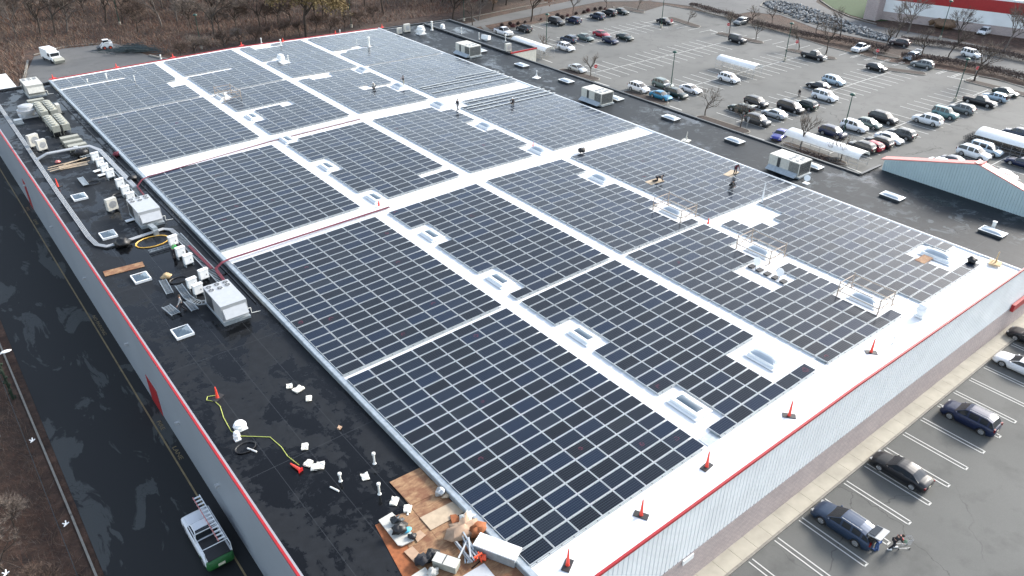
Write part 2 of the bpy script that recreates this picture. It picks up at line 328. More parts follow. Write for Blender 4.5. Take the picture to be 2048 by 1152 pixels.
# painted lines
L=MB(); zt=G-.015
def stripe(x0,y0,x1,y1,wd=.11):
    L.bars([Vector((x0,y0,G-.006)),Vector((x1,y1,G-.006))],wd,.008)
for yc,xa,xb in ((92,93.5,136),(73.7,93.5,140),(55,93.5,149),(36.6,93.5,150),(18.4,88,150)):
    stripe(xa,yc,xb,yc,.14)
    for s in (-1,1):
        x=xa+(.6 if yc!=55 else 1.2)
        while x<xb:
            if rnd.random()<.95: stripe(x,yc+s*.3,x,yc+s*5.3,.14)
            x+=2.62
for x in [100+2.65*i for i in range(15)]: stripe(x,109.5,x,119,.14)
stripe(100,114.3,137,114.3,.14)
for x in [103+2.65*i for i in range(14)]: stripe(x,127.5,x,132.6,.14)
y=42
while y<118:
    k=at(1536,56,G); x0=153.5 if y>80 else 154.5+ (80-y)*.06
    x0=141+ (118-y)*.27 if y>72 else 153.6+(72-y)*.17
    if y<72 or y>74: stripe(x0-5,y,x0-.4,y,.12); 
    if y<68: stripe(x0-5,y+.5,x0-.4,y+.5,.12)
    y+=3.0
for a,b_ in (((1190,163),(1218,172)),((1340,212),(1363,220)),((1498,270),(1528,280)),((1695,334),(1725,346)),((1085,118),(1104,125)),((1420,60),(1440,66)),((1553,92),(1580,99)),((1715,128),(1750,134)),((1895,153),(1930,160))):
    p=at(*a,G);q_=at(*b_,G); stripe(p.x,p.y,q_.x,q_.y,.25)
# front lot hairpin stripes
xs=[18.0+3.02*k for k in range(-3,18)]
xs=[23.2+3.13*(k) for k in range(-5,16)]
for x in xs:
    stripe(x,-4.6,x,-10,.1); stripe(x+.42,-4.6,x+.42,-10,.1); stripe(x,-10,x+.42,-10,.12)
struct('painted_lines',L,M['line'])
M['yellow_line']=mat('worn_yellow_line',(.20,.15,.075),.8,0,.25,1)
YL=MB(); YL.bars([Vector((-12.0,-20,G-.004)),Vector((-12.0,122,G-.004))],.13,.008)
struct('fire_lane_line',YL,M['yellow_line'])
def text(s,size,loc,rz,m,name,parent=None,rx=0,ex=.004,align='CENTER',kind='structure'):
    c=bpy.data.curves.new(name,'FONT'); c.body=s; c.size=size; c.extrude=ex; c.align_x=align; c.materials.append(m)
    o=bpy.data.objects.new(name,c); COL.objects.link(o)
    dg=bpy.context.evaluated_depsgraph_get(); me=bpy.data.meshes.new_from_object(o.evaluated_get(dg)); bpy.data.objects.remove(o)
    me.name=name; o=bpy.data.objects.new(name,me); COL.objects.link(o); o.location=loc; o.rotation_euler=(rx,0,rz)
    if parent is not None: o.parent=parent
    elif kind: tag(o,kind=kind)
    return o
for s,(u,v),sz in (('NO PARKING',(199,650),.75),('FIRE',(323,850),.8),('LANE',(357,905),.8),('FIRE',(54,418),.75),('LANE',(72,444),.75)):
    p=at(u,v,G); o=text(s,sz,(-11.75,p.y,G+.0),R(-90),M['yellow_line'],'painted_letters'); o.scale=(1,.62,1)
# ---------------------------------------------------------------- the warehouse
Y0,Y1=-2.8,121.6
wh=tag(empty('warehouse',(0,0,0)),'huge low warehouse with white solar roof, dark flat roof strips and red edge trim','warehouse')
def ribwall(x0,x1,y,z0,z1,pitch=.44):
    b=MB(); ps=[];x=x0
    while x<x1:
        ps+=[(x,y),(x+pitch-.12,y),(x+pitch-.10,y+.07),(x+pitch-.02,y+.07)]; x+=pitch
    ps.append((x1,y)); n=len(ps)
    return b.add([(p[0],p[1],z0) for p in ps]+[(p[0],p[1],z1) for p in ps],[(i,i+1,n+i+1,n+i) for i in range(n-1)])
rf=MB()
for x0,x1 in ((-.45,XR),(XR,60.9)):
    za,zb=roofz(x0+.001),roofz(x1-.001)
    rf.add([(x0,Y0,za),(x1,Y0,zb),(x1,Y1,zb),(x0,Y1,za)],[(0,1,2,3)])
rf.add([(-.45,Y0,G),(60.9,Y0,G),(60.9,Y0,roofz(60.9)),(XR,Y0,roofz(XR)),(-.45,Y0,roofz(0))],[(0,1,2,3,4)])
rf.build('metal_roof',M['whiteroof'],wh)
fl=MB(); fl.bb(-10.9,-.5,Y0,121.3,-1.2,ZL); fl.build('flat_roof',M['wetroof'],wh)
fr=MB(); fr.bb(60.9,71.0,Y0,121.0,-1.2,ZL); fr.bb(71.0,77.2,91.0,119.6,-1.2,ZL+.1); fr.bb(71.0,75.2,-2.6,20.3,-1.2,ZL-.02); fr.build('flat_roof',M['greyroof'],wh)
ft=MB(); ribwall(-10.95,71.1,-2.9,-5.0,.15).build('front_wall',M['wallwhite'],wh)
MB().bb(-10.9,71.1,-2.93,-2.7,G,-5.0).build('brick_base',M['brick'],wh)
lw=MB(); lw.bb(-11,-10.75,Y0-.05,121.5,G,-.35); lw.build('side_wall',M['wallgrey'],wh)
bw=MB(); bw.bb(-10.75,77.3,121.3,121.7,G,-.62); bw.build('back_wall',M['wallwhite'],wh)
rw=MB(); rw.bb(71.0,71.2,20.3,91,G,-.55); rw.bb(77.2,77.4,90.9,119.7,G,-.5); rw.bb(71.2,77.2,90.85,90.95,G,-.5); rw.build('side_wall',M['offwhite'],wh)
tr=MB()  # red coping
tr.bars([Vector((-11,Y0-.1,-.29)),Vector((-11,121.5,-.29))],.16,.14)
tr.bars([Vector((-11,Y0-.14,-.22)),Vector((-.4,Y0-.14,.02)),Vector((XR,Y0-.14,.45)),Vector((60.9,Y0-.14,.02)),Vector((71.1,Y0-.14,-.2))],.16,.2)
tr.bars([Vector((-.4,Y1+.02,-.1)),Vector((XR,Y1+.02,.44)),Vector((60.9,Y1+.02,-.1))],.12,.14)
tr.build('red_coping',M['redtrim'],wh); tr=MB(); tr.bars([Vector((71.1,90.85,-.28)),Vector((77.4,90.85,-.28))],.2,.25); tr.build('red_coping',M['redtrim'],wh)
gt=MB(); gt.bars([Vector((-.27,Y0,-.10)),Vector((-.27,121.6,-.10))],.38,.06); gt.bars([Vector((-.48,Y0,-.3)),Vector((-.48,121.6,-.3))],.06,.4)
gt.build('gutter_flashing',M['galv'],wh)
cb=MB(); cb.bars([Vector((-3.1,Y0,ZL+.02)),Vector((-3.1,10,ZL+.02))],.02,.02)
wf=MB(); wf.bars([Vector((60.95,Y0,zr(60.8)-.12)),Vector((60.95,121.6,zr(60.8)-.12))],.14,.16); wf.bars([Vector((-.0,120.95,-.1)),Vector((XR,120.95,.42))],.0+.5,.05); wf.build('edge_flashing',M['white_paint'],wh)
dc=MB(); dc.bars([Vector((71.1,20.3,-.45)),Vector((71.1,91,-.45))],.3,.2); dc.bars([Vector((71.1,91,-.3)),Vector((71.1,119.7,-.3))],.5,.25); dc.bars([Vector((77.3,90.9,-.3)),Vector((77.3,119.7,-.3))],.35,.35)
dc.bars([Vector((61,121.5,-.4)),Vector((71,120.9,-.4)),Vector((77.3,119.7,-.3))],.3,.25); dc.bars([Vector((71.1,20.35,-.45)),Vector((76.0,20.35,-.45))],.3,.2); dc.build('dark_coping',M['dark_metal'],wh); dc=MB(); dc.bars([Vector((-10.9,121.3,-.42)),Vector((-.5,121.3,-.42))],.3,.25)
dc.build('dark_coping',M['dark_metal'],wh)
# red stripe doors/awnings on the walls
aw=MB(); aw.bb(62.0,71,-3.25,-2.95,-5.3,-4.5); aw.build('red_awning',M['redtrim'],wh)
dd=MB()
dd.bb(-11.04,-10.99,37.3,40.3,G,G+2.8); dd.build('red_door',M['redtrim'],wh)
dd=MB(); dd.bb(-11.04,-10.99,90.,92.,G,G+3.8); dd.build('red_door',M['redtrim'],wh)
sg=MB(); sg.bb(11.0,12.1,-3.05,-2.95,-5.5,-5.05); sg.build('white_wall_sign',M['white_paint'],wh)
for y in (22.5,31.2,45.,60.,75.,90.): wl=MB(); wl.box((-11.15,y,-4.6),(.3,.25,.2)); wl.build('wall_lamp',M['light_metal'],wh)
# sidewalk
sw=MB(); x=-14.
while x<75: sw.bb(x,x+1.78,-4.28,-2.93,G-.02,G+.13); x+=1.8
struct('sidewalk',sw,M['conc']); kb=MB(); kb.bars([Vector((-14,-4.38,G+.06)),Vector((75,-4.38,G+.06))],.17,.16); struct('kerb',kb,M['kerb'])
# entrance gable facade
ga=tag(empty('entrance_facade',(75,8.9,G)),'pale teal gabled entrance facade with pinkish red coping above the dark roof','facade')
yy=[19.6,8.9,-2.4]; zz=[.85,3.7,.85]
b=MB()
def facade(b,x0,x1,dz=0):
    pts=[(y,z+dz) for y,z in zip(yy,zz)]+[(yy[2],G),(yy[0],G)]
    n=5; b.add([(x0-75,p[0]-8.9,p[1]-G) for p in pts]+[(x1-75,p[0]-8.9,p[1]-G) for p in pts],[(0,1,2,3,4),(9,8,7,6,5)]+[(i,(i+1)%5+0,5+(i+1)%5,5+i) for i in range(5)])
facade(b,75.05,76.2); b.build('facade_wall',M['teal'],ga)
b=MB(); y=-2.3
while y<19.5:
    zt_=.85+2.85*(1-abs(y-8.9)/10.7) if y>-2.4 else .85
    b.bb(-.0-.03,.06,y-8.9,y-8.9+.05,7.5,zt_-.12-G); y+=.33
b.build('wall_rib',M['teal'],ga)
b=MB(); P=[Vector((.62,y-8.9,z-G+.06)) for y,z in zip(yy,zz)]; b.bars(P,1.35,.12); b.build('coping',M['pink'],ga)
# skylights on the roofs
def skylight_mesh(WX,LY,DH):
    b=MB(); b.box((0,0,.10),(1.75,2.75,.06),m=0); b.bb(-.62,.62,-1.2,1.2,0,.34,m=0)
    # curved acrylic dome
    nx,ny=7,11; vs=[]
    for j in range(ny):
        for i in range(nx):
            x=-1+2*i/(nx-1); y=-1+2*j/(ny-1); vs.append((x*WX,y*LY,.345+DH*(1-x**4)*(1-y**4)*(.4+.6*(1-x*x))))
    b.add(vs,[(j*nx+i,j*nx+i+1,(j+1)*nx+i+1,(j+1)*nx+i) for j in range(ny-1) for i in range(nx-1)],m=1)
    return b
SKY=skylight_mesh(.36,.95,.07).mesh('skylight',[M['white_paint'],M['dome']],False)
SKW=skylight_mesh(.56,1.14,.26).mesh('skylight',[M['white_paint'],M['domewhite']],False)
b=MB(); b.bb(-.74,.74,-1.3,1.3,0,.3,m=0); b.bb(-.78,.78,-1.34,1.34,.3,.36,m=1)
nx,ny=7,11; vs=[]
for j in range(ny):
    for i in range(nx):
        x=-1+2*i/(nx-1); y=-1+2*j/(ny-1); vs.append((x*.68,y*1.24,.362+.2*(1-x**4)*(1-y**4)))
b.add(vs,[(j*nx+i,j*nx+i+1,(j+1)*nx+i+1,(j+1)*nx+i) for j in range(ny-1) for i in range(nx-1)],m=2)
SKD=b.mesh('skylight',[M['dark_metal'],M['white_paint'],M['domewhite']],False)
def skylight(x,y,z,me=SKY,s=1.):
    o=bpy.data.objects.new('skylight',me); COL.objects.link(o); o.location=(x,y,z); o.parent=wh; o.scale=(s,s,s); return o
for k in range(9): skylight(18.4,3.65+11.5*k,roofz(18.4),s=1.08 if k<1 else .95)
for k in range(9): skylight(42.75,3.5+11.5*k,roofz(42.75),SKW,1.0)
skylight(27.7,3.6,roofz(27.7),SKW,1.05); skylight(56.9,3.6,roofz(56.9),SKW,1.2)
for y in (95.9,83.6,71.8,60.3,48.8,37.2,14.3,2.8): skylight(67.8,y,ZL,SKD,.95)
skylight(68.5,25.4,ZL,SKD,.9)
def sqsky(y):
    b=MB(); b.bb(-.75,.75,-.85,.85,0,.22); vs=[];n=7
    for j in range(n):
        for i in range(n):
            x=-1+2*i/(n-1);yv=-1+2*j/(n-1); vs.append((x*.64,yv*.74,.225+.24*(1-max(abs(x),abs(yv)))))
    b.add(vs,[(j*n+i,j*n+i+1,(j+1)*n+i+1,(j+1)*n+i) for j in range(n-1) for i in range(n-1)],m=1)
    o=b.build('skylight',[M['white_paint'],M['dome']],wh,loc=(-7.75,y,ZL)); return o
for y in (71.7,59.9,48.8,37.3): sqsky(y)
# ---------------------------------------------------------------- solar panels
PY=1.18145
OFF={1:(0,8),2:(17.598,6),3:(31.154,6),4:(44.63,8)}
BAND={1:(22.448,19),2:(45.398,19),3:(72.121,20),4:(97.0,18),5:(120.2,19)}
miss=set()
def mi(c,b,cols,rows):
    for a in cols:
        for r in rows: miss.add((c,b,a,r))
rg=range
mi(1,5,rg(0,5),[4]); mi(1,5,[7],[10,11,12]); mi(1,5,[5,6],[])
for b_ in (1,2): mi(2,b_,[0],[4,5,6,7,14,15,16,17])
mi(2,1,[4,5],rg(14,18)); mi(2,3,[0],[0,7,8,9,10,17,18,19]); mi(2,3,[4,5],[17])
mi(2,4,[0],[0,1,2,8,9,10,11,12]); mi(2,4,[1,2,3],[8]); mi(2,4,[3],[9]); mi(2,5,rg(0,4),[9])
mi(3,1,[5],[4,5,6,7,8,14,15,16,17]); mi(3,1,[3,4],[7,8,9,10])
mi(3,2,[5],[4,5,6,7,14,15,16,17]); mi(3,3,[5],[0,1,7,8,9,10,17,18,19])
mi(3,4,[0,1,2],[0]); mi(3,4,[1,2],[1]); mi(3,4,[5],[0,1,2,9,10,11,12]); mi(3,4,[3],[8,9]); mi(3,4,[4],[9])
mi(3,5,[0],[9]); mi(3,5,[1],[0,1,8,9,10,11]); mi(3,5,[2],[0,1]); mi(3,5,[3],[1])
mi(4,1,[0,1,2,3],[0]); mi(4,1,[1,2,3],[1,2]); mi(4,1,[2],[3]); mi(4,1,[5,6],rg(14,18)); mi(4,1,[7],[16,17,18]); mi(4,1,[0],[17,18])
mi(4,3,[0],[0,1]); mi(4,5,rg(0,4),[9]); mi(4,5,[0],[10]); mi(4,5,[2],[8])
ORD=['first','second','third','fourth','fifth','sixth','seventh','eighth','ninth','tenth','eleventh','twelfth','thirteenth','fourteenth','fifteenth','sixteenth','seventeenth','eighteenth','nineteenth','twentieth']
NUM=['one','two','three','four','five','six','seven','eight','nine','ten','eleven','twelve','thirteen','fourteen','fifteen','sixteen','seventeen','eighteen','nineteen','twenty']
COLN={1:'by the left gutter',2:'left of ridge',3:'right of ridge',4:'by the right dark roof'}
BN={1:'front',2:'second',3:'middle',4:'fourth',5:'rear'}
chalk={(1,1,6,16),(1,1,4,14),(1,1,7,17),(1,1,3,7),(1,1,5,1),(1,2,1,12),(1,2,5,15),(1,2,3,17),(2,1,0,13),(2,1,5,18),(3,1,0,18),(1,1,1,11),(1,2,2,4),(1,2,6,8),(3,2,5,15),(3,1,1,3),(1,3,2,9),(1,3,1,14),(1,3,3,4),(1,3,4,13),(1,3,2,12),(1,4,0,1),(1,4,1,1),(1,4,4,7),(2,2,0,0),(2,2,3,5),(3,3,0,4),(3,3,3,14),(4,2,3,3),(4,2,3,5),(4,2,1,8),(1,2,7,3),(1,2,0,11)}
panels=[]
for c,(ox,nc) in OFF.items():
    for b_,(top,nr) in BAND.items():
        for a in rg(nc):
            for r in rg(nr):
                if (c,b_,a,r) in miss: continue
                x=ox+2*a+.93; y=top-PY*r-.53
                d=(Vector((x,y,0))-CP).length
                panels.append((d,c,b_,a,r,x,y))
panels.sort()
def panel_geo(b,cx,cy,cz,tx,ty,W=1.93,H=1.075):
    """aluminium frame box and glass sheet; returns glass face index"""
    def P(x,y,z): return (cx+x,cy+y,cz+z+tx*x+ty*y)
    w_,h=W/2,H/2; g=.024
    o=[(-w_,-h),(w_,-h),(w_,h),(-w_,h)]; i=[(-w_+g,-h+g),(w_-g,-h+g),(w_-g,h-g),(-w_+g,h-g)]
    b.add([P(*p,0) for p in o]+[P(*p,0) for p in i]+[P(*p,-.045) for p in o],[(k,(k+1)%4,4+(k+1)%4,4+k) for k in rg(4)]+[(8+k,8+(k+1)%4,(k+1)%4,k) for k in rg(4)]+[(11,10,9,8)],m=0)
    return [P(*p,-.004) for p in i]
def add_uv(me,faces,which=1):
    uv=me.uv_layers.new(name='UVMap'); q=[(0,0),(1,0),(1,1),(0,1)]
    for p in me.polygons:
        if p.material_index==which:
            for k,li in enumerate(p.loop_indices): uv.data[li].uv=q[k]
fb=MB(); panel_geo(fb,0,0,0,0,0); FME=fb.mesh('frame',[M['frame']])
VARM=[]
def glass_me(seed,chk):
    r_=random.Random(seed); b=MB(); g=panel_geo(MB(),0,0,0,0,0); b.add(g,[(0,1,2,3)],m=0)
    me=b.mesh('glass',[M['cells'] if 0 else M['cells']]); uv=me.uv_layers.new(name='UVMap')
    for k,q in enumerate([(0,0),(1,0),(1,1),(0,1)]): uv.data[k].uv=q
    return me
# object-random version of the cell material for single panels
def m_panel_obj():
    m=M['cells'].copy(); m.name='solar_cells_single'; t=m.node_tree
    oi=t.nodes.new('ShaderNodeObjectInfo')
    for l in list(t.links):
        if l.from_socket.name=='Random Per Island': s=l.to_socket; t.links.remove(l); t.links.new(oi.outputs['Random'],s)
    return m
M['cells1']=m_panel_obj(); GME=glass_me(1,0); GME.materials[0]=M['cells1']
def circle_pts(b,c,r,seed,slope=0):
    rr=random.Random(seed); 
    r*=rr.uniform(.7,1.1); sqz=rr.uniform(.6,1.)
    for k in range(rr.choice((1,2,2))):
        ps=[]; r0=r*(1-.3*k); n_=rr.randint(7,12)
        for i in range(n_):
            a=2*math.pi*i/11+seed; q=r0*sqz*(1+.5*(rr.random()-.5)); ps.append(Vector((c[0]+q*1.1*math.cos(a),c[1]+q*math.sin(a),c[2]+.004)))
        b.bars(ps,.016,.003)
chs=MB()
sp=[]
for n_,(d,c,b_,a,r,x,y) in enumerate(panels):
    sl=SL if x<XR else -SL
    tx=sl+rnd.gauss(0,.0035); ty=rnd.gauss(0,.0035)
    if n_<300:
        o=bpy.data.objects.new('solar_panel',FME); COL.objects.link(o); o.location=(x,y,zr(x)); o.rotation_euler=(ty,-tx,0)
        g=bpy.data.objects.new('glass',GME); COL.objects.link(g); g.parent=o
        ck=(c,b_,a,r) in chalk
        fromfront={1:18,2:18}.get(b_,19)-r
        lab='dark solar panel, row %s of the %s band, %s %s'%(NUM[fromfront],{1:'front',2:'second',3:'middle'}[b_],ORD[a],{1:'from left gutter',2:'from left aisle',3:'from ridge aisle',4:'from right aisle'}[c])
        if ck: lab=lab.replace('dark solar panel','chalk-marked solar panel')
        tag(o,lab,'solar panel','solar panels in rows on the white roof')
        if ck:
            cm=MB(); circle_pts(cm,(.3*((a%3)-1),0,.0),.26,a*7+r); cm.build('chalk_mark',M['chalk'],o)
    else: sp.append((c,b_,a,r,x,y,tx,ty))
fld=MB(); gv=[]
for (c,b_,a,r,x,y,tx,ty) in sp:
    g=panel_geo(fld,x,y,zr(x),tx,ty); fld.add(g,[(0,1,2,3)],m=1)
    if (c,b_,a,r) in chalk: circle_pts(chs,(x+.3*((a%3)-1),y,zr(x)),.26,a*7+r)
me=fld.mesh('solar_panel_field',[M['frame'],M['cells']]); add_uv(me,None,1)
fo=bpy.data.objects.new('solar_panel_field',me); COL.objects.link(fo)
tag(fo,'the many farther rows of solar panels covering the rest of the white roof','solar panels',kind='stuff')
chs.build('chalk_marks',M['chalk'],fo)
# mounting rails: bright strips under the row gaps, with small dark clamps, one set per block
for c,(ox,nc) in OFF.items():
    for b_,(top,nr) in BAND.items():
        rb=MB()
        for r in rg(nr+1):
            y=top-PY*r+.045; run=[]
            for a in rg(nc+1):
                ok=a<nc and ((c,b_,a,r) not in miss and r<nr or r>0 and (c,b_,a,r-1) not in miss)
                if ok: run.append(a)
                elif run:
                    x0=ox+2*run[0]; x1=ox+2*run[-1]+1.9
                    rb.bars([Vector((x0,y,zr(x0)-.1)),Vector((x1,y,zr(x1)-.1))],.10,.03,m=0)
                    for a_ in run:
                        for dx in (.45,1.45): rb.box((ox+2*a_+dx,y,zr(ox+2*a_+dx)-.075),(.06,.07,.03),m=1)
                    run=[]
            # feet
            for a in rg(nc):
                if r<nr and (c,b_,a,r) not in miss: rb.box((ox+2*a+.02,y-.5,zr(ox+2*a)-.12),(.05,.8,.14),m=0)
        o=rb.build('panel_racking',[M['rail'],M['black']])
        tag(o,'white racking under panels of the %s block %s'%(BN[b_],COLN[c]),'racking','racking under the panel blocks')
# white deflector strips lying loose over the unfinished rows
k=0
for b_,rows in ((4,(12.1,13.1,14.1,16.1)),(3,(1.05,2.1,3.1,4.2))):
    for i,r in enumerate(rows):
        top=BAND[b_][0]; y=top-PY*r+.02; skew=(.55-.12*i)*(1 if i%2 else -.2)
        x0=45.0+(8 if (b_,i)==(4,0) else 0); x1=61.2
        b=MB(); b.bars([Vector((x0,y-skew*.6,zr(x0)+.06)),Vector(((x0+x1)/2,y,zr(53)+.06)),Vector((x1,y+skew*.6,zr(60.5)+.06))],.2,.05)
        o=b.build('deflector_strip',M['rail']); k+=1
        tag(o,'long white strip across unfinished %s panels by the right roof edge, %s from rear'%('rear side' if b_==4 else 'middle',ORD[i]),'metal strip','white strips on unfinished panel rows')
# ================================================================ vehicles
def lerp(a,b,t): return a+(b-a)*t
def prof(pts,x):
    for (x0,y0),(x1,y1) in zip(pts,pts[1:]):
        if x<=x1:
            t=(x-x0)/(x1-x0) if x1>x0 else 0; t=max(0,min(1,t)); return lerp(y0,y1,t)
    return pts[-1][1]
# x runs from rear (-) to nose (+); belt = hood/deck line, roof = greenhouse line
TYPES={
 'sedan':dict(L=4.75,W=1.82,belt=[(-2.37,.82),(-2.1,.98),(-1.5,1.02),(.6,.98),(1.0,.95),(1.9,.82),(2.2,.68),(2.37,.55)],roof=[(-1.75,1.0),(-1.15,1.36),(-.4,1.45),(.25,1.42),(1.05,.95)],wb=1.38,wr=.33,pil=[-.35,-1.05]),
 'coupe':dict(L=4.7,W=1.85,belt=[(-2.35,.85),(-2.1,1.0),(-1.5,1.0),(.6,.95),(1.0,.92),(1.9,.8),(2.2,.68),(2.35,.55)],roof=[(-1.6,.98),(-1.0,1.27),(-.4,1.35),(.1,1.32),(.95,.92)],wb=1.36,wr=.34,pil=[-.75]),
 'suv':dict(L=4.65,W=1.87,belt=[(-2.32,.9),(-2.25,1.1),(-1.5,1.12),(.8,1.1),(1.15,1.06),(1.95,.96),(2.2,.8),(2.32,.6)],roof=[(-2.2,1.1),(-1.9,1.55),(-1.4,1.68),(.1,1.68),(.45,1.6),(1.2,1.06)],wb=1.36,wr=.36,pil=[.1,-.85,-1.65]),
 'bigsuv':dict(L=5.0,W=1.95,belt=[(-2.5,.95),(-2.42,1.15),(-1.5,1.18),(.9,1.15),(1.25,1.12),(2.1,1.02),(2.38,.85),(2.5,.62)],roof=[(-2.42,1.15),(-2.15,1.62),(-1.7,1.78),(.2,1.79),(.6,1.7),(1.3,1.12)],wb=1.48,wr=.39,pil=[.15,-.85,-1.75]),
 'van':dict(L=5.1,W=1.97,belt=[(-2.55,.9),(-2.5,1.1),(-1.5,1.1),(1.0,1.08),(1.5,1.02),(2.2,.88),(2.45,.7),(2.55,.55)],roof=[(-2.5,1.1),(-2.3,1.6),(-2.0,1.74),(.3,1.74),(.75,1.62),(1.65,1.0)],wb=1.53,wr=.35,pil=[.2,-.95,-2.0]),
 'boxy':dict(L=4.4,W=1.85,belt=[(-2.2,.9),(-2.17,1.12),(-1.5,1.14),(.85,1.14),(1.1,1.12),(1.9,1.06),(2.12,.9),(2.2,.65)],roof=[(-2.17,1.12),(-2.1,1.7),(-1.9,1.82),(.3,1.82),(.55,1.76),(.95,1.14)],wb=1.3,wr=.38,pil=[.05,-.8,-1.55]),
 'hatch':dict(L=4.3,W=1.78,belt=[(-2.15,.85),(-2.1,1.0),(-1.4,1.03),(.6,.98),(1.0,.95),(1.75,.83),(2.0,.7),(2.15,.55)],roof=[(-2.05,1.0),(-1.6,1.38),(-1.0,1.48),(.15,1.47),(1.1,.95)],wb=1.3,wr=.33,pil=[-.2,-1.0]),
 'wagon':dict(L=4.85,W=1.85,belt=[(-2.42,.88),(-2.35,1.04),(-1.5,1.08),(.65,1.03),(1.05,1.0),(1.95,.86),(2.25,.7),(2.42,.55)],roof=[(-2.3,1.04),(-1.95,1.42),(-1.2,1.56),(.2,1.55),(1.15,1.0)],wb=1.4,wr=.35,pil=[0.,-.85,-1.55]),
}
def car_body(T,pickup=False):
    L_,W=T['L'],T['W']; w2=W/2; b=MB(); hl=L_/2; NS=44; xs_=[-hl+L_*k/NS for k in range(NS+1)]
    rings=[]
    for x in xs_:
        zb=prof(T['belt'],x)
        e=min(1,(hl-abs(x))/.42); wd=w2*(.80+.20*math.sqrt(max(0,1-(1-e)**2)))
        zl=.24+(.14*(1-e))
        arch=0
        for xc in (T['wb'],-T['wb']):
            dx=abs(x-xc); r=T['wr']+.075
            if dx<r: arch=max(arch,T['wr']+math.sqrt(r*r-dx*dx))
        zo=max(zl,arch)
        zo=min(zo,zb-.14); zm=max(zo+.04,.58*zb)
        rings.append([(0,zl),(wd*.68,zl),(wd*.985,zo),(wd,zm),(wd*.975,zb-.09),(wd*.90,zb-.015),(wd*.5,zb+.03),(0,zb+.04)])
    vs=[];fs=[]; n=len(rings[0])
    for x,rg_ in zip(xs_,rings):
        vs+=[(x,y,z) for y,z in rg_]+[(x,-y,z) for y,z in rg_[-2:0:-1]]
    m=2*n-2
    for k in range(NS):
        for i in range(m): fs.append((k*m+i,k*m+(i+1)%m,(k+1)*m+(i+1)%m,(k+1)*m+i))
    fs.append(tuple(range(m-1,-1,-1))); fs.append(tuple(range(NS*m,NS*m+m)))
    b.add(vs,fs); return b
def car_top(T,body,wins,x0=None):
    W=T['W']/2; rp=T['roof']; N_=22; xa,xb=rp[0][0],rp[-1][0]; zmax=max(z for _,z in rp)
    prev=None
    for k in range(N_+1):
        x=lerp(xa,xb,k/N_); zb=prof(T['belt'],x)+.0; z=max(prof(rp,x),zb+.012)
        t=(z-zb)/(zmax-zb); yb=W*.90; yr=lerp(yb,W*.735,min(1,t)); 
        ring=[(yb,zb-.02),(lerp(yb,yr,.93),lerp(zb,z,.90)),(yr*.93,z-.012),(yr*.5,z+.022*t),(0,z+.03*t)]
        full=[(x,y,zz) for y,zz in ring]+[(x,-y,zz) for y,zz in ring[-2::-1]]
        if prev:
            px,pf,pz,pt=prev; glassend=abs(z-pz)/(x-px)>.33
            xm=(x+px)/2
            for i in range(len(full)-1):
                side=i in (0,7)
                a=[pf[i],pf[i+1],full[i+1],full[i]]
                isp=any(abs(xm-q)<(xb-xa)/N_*.45 for q in T['pil'])
                if side and not isp and t>.12 and (t+pt)>.5: tgt=wins
                elif (not side) and i not in (1,6) and glassend: tgt=wins
                else: tgt=body
                tgt.add(a,[(0,1,2,3)])
        prev=(x,full,z,t)
def wheel(r,wd=.21):
    b=MB(); b.lathe((0,0,0),[(r*.66,-wd/2),(r*.93,-wd/2),(r,-wd*.3),(r,wd*.3),(r*.93,wd/2),(r*.66,wd/2)],20,axis=Vector((0,1,0)))
    h=MB(); h.lathe((0,0,0),[(r*.12,wd/2+.01),(r*.2,wd/2+.012)],10,axis=Vector((0,1,0)))
    for s in (-1,1):
        for k in range(5):
            a=2*math.pi*k/5; h.box((r*.36*math.cos(a),s*(wd/2+.004),r*.36*math.sin(a)),(r*.56,.02,r*.16),ry=-a)
        h.lathe((0,s*(wd/2-.01),0),[(r*.62,-.012),(r*.68,-.006),(r*.68,.012),(r*.62,.012)],20,axis=Vector((0,1,0)))
    return b,h
WH={}
def wheel_me(r):
    k=round(r,2)
    if k not in WH: a,h=wheel(r); WH[k]=(a.mesh('wheel',[M['rubber']],True),h.mesh('rim',[M['rim']]))
    return WH[k]
PROTO={}
def lens_obj(parent,name,pts,m):
    b=MB()
    for (c,d) in pts: b.box(c,d)
    return b.build(name,m,parent)
